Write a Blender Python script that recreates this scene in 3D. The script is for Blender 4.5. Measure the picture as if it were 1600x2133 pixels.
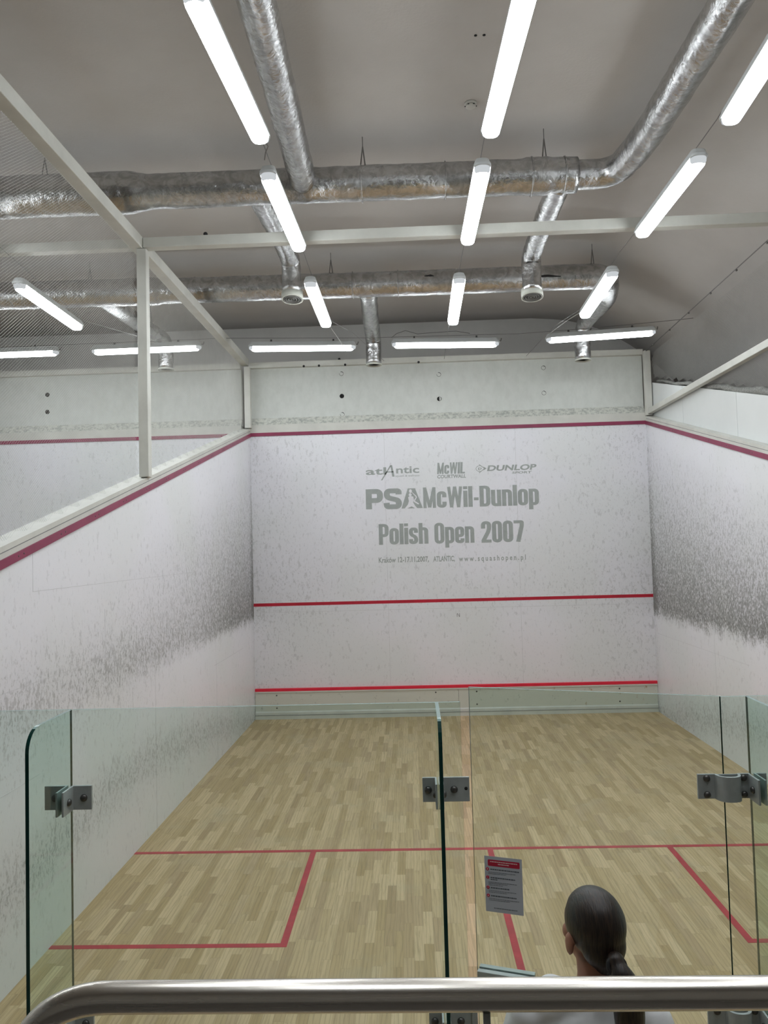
import bpy, bmesh, math, random
from mathutils import Vector, Matrix, noise
random.seed(7)
S = bpy.context.scene
C = S.collection
for o in list(bpy.data.objects): bpy.data.objects.remove(o)

# ------------------------------------------------------------ camera, world, exposure
FPX = 1613.97
cam_data = bpy.data.cameras.new('camera')
cam = bpy.data.objects.new('camera', cam_data); C.objects.link(cam)
cam_data.sensor_fit = 'HORIZONTAL'; cam_data.sensor_width = 36.0
cam_data.lens = FPX/1600*36.0; cam_data.clip_start = 0.05; cam_data.clip_end = 100
yaw, pitch, roll = -0.0341, 0.0457, -0.0269
fw = Vector((math.sin(yaw)*math.cos(pitch), math.cos(yaw)*math.cos(pitch), math.sin(pitch)))
rt = Vector((math.cos(yaw), -math.sin(yaw), 0)); up = rt.cross(fw)
r2 = rt*math.cos(roll)+up*math.sin(roll); u2 = -rt*math.sin(roll)+up*math.cos(roll)
M = Matrix((( r2.x, u2.x, -fw.x, -0.622), (r2.y, u2.y, -fw.y, -2.770), (r2.z, u2.z, -fw.z, 2.702), (0, 0, 0, 1)))
cam.matrix_world = M
S.camera = cam
world = bpy.data.worlds.new('world'); S.world = world; world.use_nodes = True
world.node_tree.nodes['Background'].inputs[0].default_value = (0.5, 0.55, 0.6, 1)
world.node_tree.nodes['Background'].inputs[1].default_value = 0.05
S.view_settings.view_transform = 'Standard'; S.view_settings.look = 'None'
S.view_settings.gamma = 1; S.view_settings.use_curve_mapping = False
S.view_settings.exposure = 1.65
LAMP = 9.0

# ------------------------------------------------------------ node helper
class NT:
    def __init__(s, name):
        s.m = bpy.data.materials.new(name); s.m.use_nodes = True
        s.t = s.m.node_tree; s.n = s.t.nodes; s.n.clear()
        s.out = s.n.new('ShaderNodeOutputMaterial')
    def node(s, typ, ins=None, **kw):
        n = s.n.new(typ)
        for k, v in kw.items(): setattr(n, k, v)
        for k, v in (ins or {}).items(): s.set(n.inputs[k], v)
        return n
    def set(s, sock, v):
        if isinstance(v, bpy.types.NodeSocket): s.t.links.new(v, sock)
        else:
            if isinstance(v, tuple) and len(v) == 3 and sock.type == 'RGBA': v = v+(1,)
            sock.default_value = v
    def m_(s, op, a, b=0.0, c=None, clamp=False):
        n = s.n.new('ShaderNodeMath'); n.operation = op; n.use_clamp = clamp
        s.set(n.inputs[0], a); s.set(n.inputs[1], b)
        if c is not None: s.set(n.inputs[2], c)
        return n.outputs[0]
    def add(s, a, b): return s.m_('ADD', a, b)
    def sub(s, a, b): return s.m_('SUBTRACT', a, b)
    def mul(s, a, b): return s.m_('MULTIPLY', a, b)
    def div(s, a, b): return s.m_('DIVIDE', a, b)
    def ramp(s, v, a, b, lo=0.0, hi=1.0, smooth=True):
        n = s.n.new('ShaderNodeMapRange'); n.clamp = True
        n.interpolation_type = 'SMOOTHSTEP' if smooth else 'LINEAR'
        for i, q in enumerate((v, a, b, lo, hi)): s.set(n.inputs[i], q)
        return n.outputs[0]
    def mix(s, f, a, b):
        n = s.n.new('ShaderNodeMix'); n.data_type = 'RGBA'
        s.set(n.inputs[0], f); s.set(n.inputs[6], a); s.set(n.inputs[7], b)
        return n.outputs[2]
    def coords(s):
        tc = s.node('ShaderNodeTexCoord'); sp = s.node('ShaderNodeSeparateXYZ', {0: tc.outputs['Object']})
        return tc.outputs['Object'], sp.outputs[0], sp.outputs[1], sp.outputs[2]
    def vec(s, x, y, z):
        return s.node('ShaderNodeCombineXYZ', {0: x, 1: y, 2: z}).outputs[0]
    def noise(s, v, scale=5.0, detail=2.0, rough=0.5, dist=0.0):
        return s.node('ShaderNodeTexNoise', {'Vector': v, 'Scale': scale, 'Detail': detail, 'Roughness': rough, 'Distortion': dist}).outputs['Fac']
    def bump(s, h, strength=0.2, distance=0.01):
        return s.node('ShaderNodeBump', {'Strength': strength, 'Distance': distance, 'Height': h}).outputs[0]
    def pbr(s, col, rough=0.5, metal=0.0, normal=None, **kw):
        b = s.node('ShaderNodeBsdfPrincipled', {'Base Color': col, 'Roughness': rough, 'Metallic': metal})
        if normal is not None: s.t.links.new(normal, b.inputs['Normal'])
        for k, v in kw.items(): s.set(b.inputs[k.replace('_', ' ')], v)
        s.t.links.new(b.outputs[0], s.out.inputs[0]); return s.m

def simple(name, col, rough=0.5, metal=0.0, var=0.06, scale=6.0, bump=0.0, bscale=60.0, **kw):
    t = NT(name); v, x, y, z = t.coords()
    n = t.noise(v, scale, 4, 0.6)
    dark = tuple(c*(1-var*2) for c in col)
    c = t.mix(t.ramp(n, 0.3, 0.7), dark, col)
    nm = t.bump(t.noise(v, bscale, 3), bump, 0.005) if bump else None
    return t.pbr(c, rough, metal, nm, **kw)

MAT = {}
MAT['paint'] = simple('white_painted_timber', (0.62, 0.62, 0.57), 0.5, var=0.06, scale=3, bump=0.1)
MAT['board'] = simple('white_boards', (0.70, 0.72, 0.71), 0.45, var=0.02, scale=1.5)
MAT['red_rail'] = simple('crimson_aluminium', (0.27, 0.035, 0.09), 0.4, var=0.1, scale=4)
MAT['red_paint'] = simple('red_line_paint', (0.52, 0.015, 0.04), 0.4, var=0.08, scale=5)
MAT['red_bright'] = simple('bright_red_strip', (0.80, 0.02, 0.055), 0.4, var=0.05, scale=5)
MAT['floor_line'] = simple('red_floor_paint', (0.53, 0.045, 0.06), 0.35, var=0.12, scale=7)
MAT['letter'] = simple('grey_lettering', (0.37, 0.40, 0.385), 0.5, var=0.06, scale=9)
MAT['letter_pale'] = simple('pale_figure', (0.80, 0.80, 0.83), 0.5, var=0.03, scale=9)
MAT['seam'] = simple('dark_joint', (0.22, 0.22, 0.22), 0.7)
MAT['seam_light'] = simple('faint_joint', (0.62, 0.62, 0.64), 0.7)
MAT['black'] = simple('black_rubber', (0.012, 0.012, 0.014), 0.6)
MAT['hole'] = simple('dark_opening', (0.01, 0.01, 0.01), 0.8)
MAT['housing'] = simple('grey_plastic_housing', (0.55, 0.57, 0.57), 0.45, var=0.03)
MAT['wire'] = simple('steel_wire', (0.22, 0.21, 0.20), 0.45, 0.5)
MAT['cable'] = simple('pale_cable', (0.6, 0.6, 0.58), 0.5)
MAT['net'] = simple('net_cord', (0.55, 0.55, 0.52), 0.8)
MAT['net_roll'] = simple('gathered_net', (0.30, 0.30, 0.28), 0.9, var=0.25, scale=60, bump=0.6, bscale=120)
MAT['clamp'] = simple('grey_painted_steel', (0.42, 0.45, 0.45), 0.4, 0.1, var=0.08, scale=20)
MAT['bolt'] = simple('dark_steel_bolt', (0.11, 0.105, 0.10), 0.35, 0.7)
MAT['grille'] = simple('grey_grille', (0.16, 0.16, 0.15), 0.5, 0.3)
MAT['collar'] = simple('cream_collar', (0.55, 0.56, 0.50), 0.5, var=0.04)
MAT['paper'] = simple('white_paper', (0.50, 0.52, 0.60), 0.6, var=0.01)
MAT['ink_red'] = simple('red_print', (0.50, 0.01, 0.05), 0.6, var=0.02)
MAT['ink'] = simple('grey_print', (0.10, 0.11, 0.14), 0.6, var=0.02)
MAT['ink_white'] = simple('white_print', (0.75, 0.6, 0.62), 0.6, var=0.02)
MAT['end_wall'] = simple('pale_grey_render', (0.60, 0.585, 0.56), 0.85, var=0.05, scale=1.2)
MAT['gallery'] = simple('gallery_paint', (0.30, 0.28, 0.25), 0.7, var=0.05, scale=2)
MAT['gallery_floor'] = simple('gallery_carpet', (0.10, 0.09, 0.08), 0.9, var=0.1, scale=12)
MAT['handle'] = simple('brushed_handle', (0.45, 0.46, 0.47), 0.3, 0.9)
MAT['smoke'] = simple('detector_plastic', (0.55, 0.54, 0.5), 0.5)
MAT['skin'] = simple('skin', (0.42, 0.20, 0.13), 0.5, var=0.04, scale=15, Subsurface_Weight=0.08)
MAT['tee'] = simple('white_cotton', (0.82, 0.83, 0.84), 0.85, var=0.03, scale=8, bump=0.3, bscale=25)
MAT['leggings'] = simple('dark_leggings', (0.03, 0.03, 0.035), 0.8)
MAT['shoe'] = simple('white_trainers', (0.6, 0.6, 0.6), 0.6)
MAT['eye'] = simple('eye_white', (0.7, 0.7, 0.7), 0.2)
MAT['iris'] = simple('iris', (0.06, 0.03, 0.015), 0.2)
MAT['lips'] = simple('lips', (0.40, 0.12, 0.10), 0.5)

def mat_ceiling():
    t = NT('grey_plaster_ceiling'); v, x, y, z = t.coords()
    n = t.noise(v, 0.8, 5, 0.6); n2 = t.noise(v, 40, 3)
    c = t.mix(t.ramp(n, 0.3, 0.7), (0.47, 0.445, 0.42), (0.52, 0.495, 0.47))
    return t.pbr(c, 0.85, 0, t.bump(t.add(t.mul(n, 3), n2), 0.15, 0.01))
MAT['ceiling'] = mat_ceiling()

def court_wall(name, kind):
    t = NT(name); v, x, y, z = t.coords()
    rag = t.noise(t.vec(t.mul(x, 6), t.mul(y, 6), t.mul(z, 5.0)), 1.0, 7, 0.85)
    zr = t.add(z, t.mul(t.sub(rag, 0.5), 0.62))
    if kind in ('left', 'right'):
        y0, y1, zl = (3.0, 8.2, 1.57) if kind == 'left' else (1.5, 5.8, 1.51)
        zu = t.add(zl+0.25, t.mul(t.m_('MAXIMUM', t.sub(y, 1.0), 0.6), 0.27 if kind == 'left' else 0.30))
        low = t.ramp(zr, zl-0.10, zl+0.14)
        high = t.m_('POWER', t.ramp(zr, zu, zl, 0, 1, False), 0.72)
        along = t.ramp(y, y0, y1, 0.20, 0.92, False)
        d1 = t.mul(t.mul(low, high), along)
        # sparser scuffs dropping below the sharp edge away from the front wall
        d1b = t.mul(t.mul(t.ramp(zr, 1.0, 1.6), t.ramp(zr, 2.3, 1.7)), t.ramp(y, 6.6, 3.6, 0, 0.30))
        cz = t.sub(0.74, t.m_('POWER', t.m_('ABSOLUTE', t.mul(t.sub(y, 4.0), 0.155)), 1.6))
        dz = t.div(t.sub(zr, cz), 0.26)
        d2 = t.mul(t.m_('EXPONENT', t.mul(t.mul(dz, dz), -1.0)), 0.46)
        edge = t.ramp(y, 9.45, 9.73, 0, 0.25)
        dirt = t.add(t.add(t.add(d1, d1b), t.add(d2, edge)), 0.10)
        h = y
        pinkc = t.mul(t.ramp(z, 1.5, 0.6), 0.6)
    else:
        ax = t.m_('ABSOLUTE', x) if kind == 'front' else x
        side = t.ramp(ax, 1.3, 3.2, 0, 0.16) if kind == 'front' else 0.05
        lowz = t.mul(t.ramp(z, 2.9, 2.0), t.ramp(z, 1.2, 1.9))
        dirt = t.add(t.add(0.16, side), t.mul(lowz, 0.08))
        h = x
        pinkc = t.mul(t.ramp(z, 1.6, 0.8), 0.4)
    nv = t.vec(t.mul(x, 46), t.mul(y, 46), t.mul(z, 26))
    n = t.noise(nv, 1.0, 6, 0.72)
    spk = t.ramp(n, t.sub(0.61, t.mul(dirt, 0.20)), t.sub(0.72, t.mul(dirt, 0.20)), 0, 1)
    nb_ = t.noise(t.vec(t.mul(x, 19), t.mul(y, 19), t.mul(z, 10)), 1.0, 4, 0.7)
    spk = t.m_('MAXIMUM', spk, t.mul(t.ramp(nb_, t.sub(0.60, t.mul(dirt, 0.12)), t.sub(0.68, t.mul(dirt, 0.12))), 0.75))
    n3 = t.noise(t.vec(t.mul(x, 12), t.mul(y, 12), t.mul(z, 7)), 1.0, 3, 0.6)
    dots = t.ramp(n3, 0.66, 0.70, 0, 0.6)
    amt = t.m_('ADD', t.mul(spk, t.add(0.16, t.mul(dirt, 0.50))), t.mul(dirt, 0.33), clamp=True)
    amt = t.m_('MAXIMUM', amt, t.mul(dots, t.add(0.2, dirt)))
    base = t.mix(pinkc, (0.83, 0.83, 0.88), (0.87, 0.80, 0.83))
    big = t.noise(v, 0.7, 2)
    base = t.mix(t.ramp(big, 0.35, 0.65), base, (0.79, 0.805, 0.82))
    c = t.mix(amt, base, (0.20, 0.20, 0.19))
    return t.pbr(c, t.add(0.34, t.mul(amt, 0.3)), 0, None, Specular_IOR_Level=0.35)
MAT['wall_front'] = court_wall('scuffed_front_wall', 'front')
MAT['wall_left'] = court_wall('scuffed_left_wall', 'left')
MAT['wall_right'] = court_wall('scuffed_right_wall', 'right')
MAT['wall_next'] = court_wall('scuffed_next_wall', 'next')

def mat_upper():
    t = NT('pale_green_white_panel'); v, x, y, z = t.coords()
    n = t.noise(t.vec(t.mul(x, 8), y, t.mul(z, 5)), 1, 6, 0.7)
    c = t.mix(t.ramp(n, 0.35, 0.7), (0.62, 0.64, 0.605), (0.57, 0.59, 0.555))
    return t.pbr(c, 0.6)
MAT['upper'] = mat_upper()
def mat_ledge():
    t = NT('dusty_ledge'); v, x, y, z = t.coords()
    n = t.noise(t.vec(t.mul(x, 18), t.mul(y, 8), t.mul(z, 25)), 1, 6, 0.75)
    c = t.mix(t.ramp(n, 0.42, 0.62), (0.60, 0.61, 0.55), (0.36, 0.37, 0.34))
    return t.pbr(c, 0.7)
MAT['ledge'] = mat_ledge()
def mat_tin():
    t = NT('tin_sheet'); v, x, y, z = t.coords()
    n = t.noise(v, 14, 6, 0.7)
    c = t.mix(t.ramp(n, 0.6, 0.72), (0.60, 0.61, 0.54), (0.33, 0.34, 0.30))
    rust = t.mul(t.ramp(t.noise(t.vec(t.mul(x, 9), y, t.mul(z, 6)), 1.0, 5, 0.6), 0.60, 0.70), t.ramp(x, 0.7, 2.2, 0, 1))
    c = t.mix(t.mul(rust, 0.85), c, (0.34, 0.20, 0.07))
    return t.pbr(c, 0.45, 0)
MAT['tin'] = mat_tin()

def mat_floor():
    t = NT('oak_strip_parquet'); v, x, y, z = t.coords()
    W = 0.068
    col = t.m_('FLOOR', t.div(x, W))
    off = t.node('ShaderNodeTexWhiteNoise', {'W': col}, noise_dimensions='1D').outputs[0]
    yy = t.add(t.div(y, 0.47), t.mul(off, 7.3))
    row = t.m_('FLOOR', yy)
    rnd = t.node('ShaderNodeTexWhiteNoise', {'Vector': t.vec(col, row, 0.0)}, noise_dimensions='3D')
    tone = rnd.outputs[0]
    hue = t.node('ShaderNodeTexWhiteNoise', {'Vector': t.vec(row, col, 3.0)}, noise_dimensions='3D').outputs[0]
    grain = t.noise(t.vec(t.mul(x, 55), t.add(t.mul(y, 3.2), t.mul(tone, 40)), t.mul(tone, 30)), 1.0, 5, 0.65, 0.6)
    cath = t.node('ShaderNodeTexWave', {'Vector': t.vec(t.add(t.mul(x, 1.0), t.mul(tone, 9)), t.add(t.mul(y, 0.10), t.mul(tone, 5)), 0.0),
                  'Scale': 11.0, 'Distortion': 7.0, 'Detail': 2.0, 'Detail Scale': 1.2}, wave_type='BANDS').outputs['Fac']
    base = t.mix(t.ramp(tone, 0.0, 1.0, 0, 1, False), (0.45, 0.312, 0.155), (0.66, 0.485, 0.29))
    base = t.mix(t.ramp(hue, 0.62, 1.0, 0, 0.5), base, (0.40, 0.27, 0.16))
    c = t.mix(t.ramp(grain, 0.45, 0.75, 0, 0.45), base, (0.24, 0.175, 0.085))
    c = t.mix(t.mul(t.ramp(cath, 0.72, 0.95), 0.22), c, (0.16, 0.12, 0.06))
    fx = t.m_('FRACT', t.div(x, W)); fy = t.m_('FRACT', yy)
    gx = t.m_('MINIMUM', fx, t.sub(1.0, fx)); gy = t.m_('MINIMUM', fy, t.sub(1.0, fy))
    g = t.m_('MAXIMUM', t.ramp(gx, 0.022, 0.0), t.ramp(gy, 0.005, 0.0))
    c = t.mix(t.mul(g, 0.35), c, (0.10, 0.075, 0.04))
    wear = t.noise(v, 1.6, 5, 0.65)
    c = t.mix(t.ramp(wear, 0.5, 0.75, 0, 0.25), c, (0.44, 0.40, 0.30))
    return t.pbr(c, t.add(0.36, t.mul(grain, 0.12)), 0, None, Specular_IOR_Level=0.4)
MAT['floor'] = mat_floor()

def mat_foil():
    t = NT('crinkled_aluminium_foil'); v, x, y, z = t.coords()
    n = t.noise(v, 9, 6, 0.62, 1.2); n2 = t.noise(v, 34, 4, 0.6, 0.8)
    vo = t.node('ShaderNodeTexVoronoi', {'Vector': v, 'Scale': 17.0}, feature='DISTANCE_TO_EDGE').outputs['Distance']
    h = t.add(t.add(t.mul(n, 1.0), t.mul(n2, 0.30)), t.mul(vo, 0.5))
    c = t.mix(t.ramp(n, 0.35, 0.65), (0.42, 0.42, 0.42), (0.60, 0.60, 0.60))
    dull = t.noise(v, 1.7, 3, 0.6)
    return t.pbr(c, t.ramp(dull, 0.3, 0.7, 0.14, 0.30), 0.96, t.bump(h, 0.40, 0.02))
MAT['foil'] = mat_foil()

def mat_steel():
    t = NT('brushed_stainless_steel'); v, x, y, z = t.coords()
    n = t.noise(t.vec(t.mul(x, 2), t.mul(y, 160), t.mul(z, 160)), 1, 2)
    c = t.mix(n, (0.67, 0.63, 0.58), (0.71, 0.67, 0.62))
    return t.pbr(c, t.ramp(n, 0.3, 0.7, 0.25, 0.28), 1.0)
MAT['steel'] = mat_steel()

def mat_glass():
    t = NT('clear_tempered_glass')
    lw = t.node('ShaderNodeLayerWeight', {'Blend': 0.5})
    f = t.m_('POWER', lw.outputs['Facing'], 2.5)
    tint = t.mix(f, (0.90, 0.958, 0.935), (0.84, 0.945, 0.925))
    tr = t.node('ShaderNodeBsdfTransparent', {'Color': tint})
    gl = t.node('ShaderNodeBsdfGlossy', {'Color': (1, 1, 1), 'Roughness': 0.02})
    geo = t.node('ShaderNodeNewGeometry')
    fr = t.mul(t.add(0.03, t.mul(t.m_('POWER', lw.outputs['Facing'], 5.0), 0.6)), t.sub(1.0, geo.outputs['Backfacing']))
    mx = t.node('ShaderNodeMixShader', {0: fr, 1: tr.outputs[0], 2: gl.outputs[0]})
    t.t.links.new(mx.outputs[0], t.out.inputs[0]); return t.m
MAT['glass'] = mat_glass()
MAT['glass_edge'] = simple('dark_green_glass_edge', (0.004, 0.040, 0.034), 0.12, var=0.1, scale=3)
MAT['glass_top'] = simple('pale_green_glass_edge', (0.22, 0.34, 0.32), 0.15, var=0.05, scale=3)

def mat_lamp(k=1.0):
    t = NT('glowing_diffuser')
    e = t.node('ShaderNodeEmission', {'Color': (0.92, 0.97, 1.0), 'Strength': LAMP*k})
    t.t.links.new(e.outputs[0], t.out.inputs[0]); return t.m
MAT['lamp'] = mat_lamp(); MAT['lamp_soft'] = mat_lamp(0.9); MAT['lamp_end'] = mat_lamp(0.022)

def mat_hair():
    t = NT('dark_brown_hair'); v, x, y, z = t.coords()
    n = t.noise(t.vec(t.mul(x, 260), t.mul(y, 40), t.mul(z, 22)), 1, 4, 0.6)
    c = t.mix(t.ramp(n, 0.35, 0.7), (0.007, 0.004, 0.003), (0.036, 0.020, 0.012))
    return t.pbr(c, 0.38, 0, t.bump(n, 0.5, 0.004))
MAT['hair'] = mat_hair()

# ------------------------------------------------------------ mesh helpers
def new_obj(name, bm, mats, parent=None, smooth=False):
    me = bpy.data.meshes.new(name); bm.normal_update(); bm.to_mesh(me); bm.free()
    if not isinstance(mats, (list, tuple)): mats = [mats]
    for m in mats: me.materials.append(MAT[m])
    if smooth:
        for p in me.polygons: p.use_smooth = True
    o = bpy.data.objects.new(name, me); C.objects.link(o)
    if parent is not None: o.parent = parent
    return o
def tag(o, label=None, cat=None, group=None, kind=None):
    if label: o['label'] = label
    if cat: o['category'] = cat
    if group: o['group'] = group
    if kind: o['kind'] = kind
    return o
def empty(name, loc=(0, 0, 0), rz=0.0):
    o = bpy.data.objects.new(name, None); C.objects.link(o); o.empty_display_size = 0.1
    o.location = loc; o.rotation_euler = (0, 0, rz); return o
def structure(name, bm, mats, label=None, smooth=False):
    o = new_obj(name, bm, mats, smooth=smooth); o['kind'] = 'structure'
    if label: o['label'] = label
    return o
def box(bm, x0, x1, y0, y1, z0, z1, mi=0, bev=0.0):
    vs = [bm.verts.new((x, y, z)) for x in (x0, x1) for y in (y0, y1) for z in (z0, z1)]
    fs = []
    for q in ((0, 1, 3, 2), (4, 6, 7, 5), (0, 4, 5, 1), (2, 3, 7, 6), (0, 2, 6, 4), (1, 5, 7, 3)):
        f = bm.faces.new([vs[i] for i in q]); f.material_index = mi; fs.append(f)
    if bev:
        es = list({e for f in fs for e in f.edges})
        bmesh.ops.bevel(bm, geom=es, offset=bev, segments=2, affect='EDGES', profile=0.5)
    return fs
def B(*a, **k):
    bm = bmesh.new(); box(bm, *a, **k); return bm
def prism(bm, pts, axis, a, b, mi=0):
    """pts 2D polygon extruded along axis from a to b. axis x: pts=(y,z); y: (x,z); z: (x,y)"""
    def P(p, t):
        return {'x': (t, p[0], p[1]), 'y': (p[0], t, p[1]), 'z': (p[0], p[1], t)}[axis]
    v0 = [bm.verts.new(P(p, a)) for p in pts]; v1 = [bm.verts.new(P(p, b)) for p in pts]
    n = len(pts); fs = []
    fs.append(bm.faces.new(v0)); fs.append(bm.faces.new(v1[::-1]))
    for i in range(n):
        fs.append(bm.faces.new((v0[i], v1[i], v1[(i+1) % n], v0[(i+1) % n])))
    for f in fs: f.material_index = mi
    bmesh.ops.recalc_face_normals(bm, faces=fs)
    return fs
def fillet(pts, r, n=6, closed=False):
    P = [Vector(p) for p in pts]; out = []; L = len(P)
    for i in range(L):
        if not closed and i in (0, L-1): out.append(P[i].copy()); continue
        a, b, c = P[i-1], P[i], P[(i+1) % L]
        d1 = a-b; d2 = c-b; rr = min(r, d1.length*0.49, d2.length*0.49)
        s = b+d1.normalized()*rr; e = b+d2.normalized()*rr
        for k in range(n+1):
            t = k/n; out.append(s*(1-t)**2+b*2*t*(1-t)+e*t*t)
    return out
def frames(P):
    T = []
    for i in range(len(P)):
        d = (P[min(i+1, len(P)-1)]-P[max(i-1, 0)]); T.append(d.normalized())
    a = Vector((0, 0, 1)) if abs(T[0].z) < 0.9 else Vector((1, 0, 0))
    N = [(a-T[0]*a.dot(T[0])).normalized()]
    for i in range(1, len(P)):
        n = N[-1]-T[i]*N[-1].dot(T[i]); N.append(n.normalized())
    return T, N
def tube(bm, pts, rad, seg=12, caps=True, mi=0, rough=0.0, squash=None):
    P = [Vector(p) for p in pts]; T, N = frames(P); rings = []
    for i, p in enumerate(P):
        r = rad[i] if isinstance(rad, (list, tuple)) else rad
        b = T[i].cross(N[i]); ring = []
        for k in range(seg):
            a = 2*math.pi*k/seg
            d = N[i]*math.cos(a)+b*math.sin(a)
            rr = r
            if rough: rr = r+rough*(noise.noise((p+d*r)*7)+0.6*noise.noise((p+d*r)*17))
            q = d*rr
            if squash: q = Vector((q.x*squash[0], q.y*squash[1], q.z*squash[2]))
            ring.append(bm.verts.new(p+q))
        rings.append(ring)
    fs = []
    for i in range(len(P)-1):
        for k in range(seg):
            fs.append(bm.faces.new((rings[i][k], rings[i][(k+1) % seg], rings[i+1][(k+1) % seg], rings[i+1][k])))
    if caps:
        fs.append(bm.faces.new(rings[0][::-1])); fs.append(bm.faces.new(rings[-1]))
    for f in fs: f.material_index = mi
    return fs
def resample(pts, step):
    out = []; P = [Vector(p) for p in pts]
    for a, b in zip(P, P[1:]):
        n = max(1, int((b-a).length/step))
        for k in range(n): out.append(a.lerp(b, k/n))
    out.append(P[-1]); return out
def lathe(bm, prof, center, axis='z', seg=24, mi=0):
    """prof list of (r, h)"""
    c = Vector(center); rings = []
    for r, h in prof:
        ring = []
        for k in range(seg):
            a = 2*math.pi*k/seg; p = (r*math.cos(a), r*math.sin(a))
            v = {'z': (p[0], p[1], h), 'y': (p[0], h, p[1]), 'x': (h, p[0], p[1])}[axis]
            ring.append(bm.verts.new(c+Vector(v)))
        rings.append(ring)
    fs = []
    for i in range(len(rings)-1):
        for k in range(seg):
            fs.append(bm.faces.new((rings[i][k], rings[i][(k+1) % seg], rings[i+1][(k+1) % seg], rings[i+1][k])))
    fs.append(bm.faces.new(rings[0][::-1])); fs.append(bm.faces.new(rings[-1]))
    for f in fs: f.material_index = mi; f.smooth = True
    bmesh.ops.recalc_face_normals(bm, faces=fs)
    return fs
def sphere(bm, c, r, seg=16, rings=10, mi=0, sx=1, sy=1, sz=1):
    m = Matrix.Translation(c) @ Matrix.Diagonal((r*sx, r*sy, r*sz, 1))
    res = bmesh.ops.create_uvsphere(bm, u_segments=seg, v_segments=rings, radius=1.0, matrix=m)
    for v in res['verts']:
        for f in v.link_faces: f.material_index = mi; f.smooth = True

# ------------------------------------------------------------ court constants
XL, XR, YF, SL = -3.2, 3.2, 9.75, (4.57-2.13)/9.75
def zline(y): return 2.13+SL*y
GT = 2.15   # glass top

# ------------------------------------------------------------ the setting
floor = structure('floor', B(-9.7, 4.6, -6.0, YF, -0.2, 0.0), 'floor', 'pale oak strip floor of the court')
bm = bmesh.new()
fl = new_obj('short_line', B(XL, XR, 4.26, 4.31, 0.0, 0.0015), 'floor_line', floor)
new_obj('half_court_line', B(-0.025, 0.025, 0.0, 4.26, 0.0, 0.0015), 'floor_line', floor)
for s, nm in ((-1, 'left'), (1, 'right')):
    bb = bmesh.new()
    xa, xb = sorted((s*1.6, s*1.55)); box(bb, xa, xb, 2.61, 4.26, 0, 0.0015)
    xa, xb = sorted((s*1.6, s*3.2)); box(bb, xa, xb, 2.61, 2.66, 0, 0.0015)
    new_obj('service_box_line', bb, 'floor_line', floor)

wf = structure('wall_front', B(XL, XR, YF, YF+0.15, 0.0, 4.57), 'wall_front', 'white scuffed front wall of the court with grey lettering')
new_obj('service_line', B(XL, XR, YF-0.002, YF, 1.80, 1.85), 'red_paint', wf)
bb = bmesh.new()
box(bb, 0.075, 0.083, YF-0.002, YF, 1.56, 1.615); box(bb, 0.115, 0.123, YF-0.002, YF, 1.56, 1.615)
prism(bb, [(0.083, 1.615), (0.091, 1.615), (0.119, 1.56), (0.111, 1.56)], 'y', YF-0.002, YF)
new_obj('faint_letter', bb, 'seam', wf)
bb = bmesh.new(); box(bb, -2.565, -2.525, YF-0.002, YF, 0.985, 1.03); new_obj('chipped_mark', bb, 'seam_light', wf)
bb = bmesh.new()
for xs in (-1.02, 1.1):
    box(bb, xs, xs+0.004, YF-0.001, YF, 0.48, 4.57)
box(bb, XL, XR, YF-0.001, YF, 1.698, 1.702)
new_obj('panel_joint', bb, 'seam_light', wf)

nf = structure('wall_far_left', B(-9.7, XL-0.15, YF, YF+0.15, 0.0, 4.57), 'wall_next', 'white front wall of the neighbouring court seen through the net')
new_obj('service_line', B(-9.6, XL-0.15, YF-0.002, YF, 1.80, 1.85), 'red_paint', nf)

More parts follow.
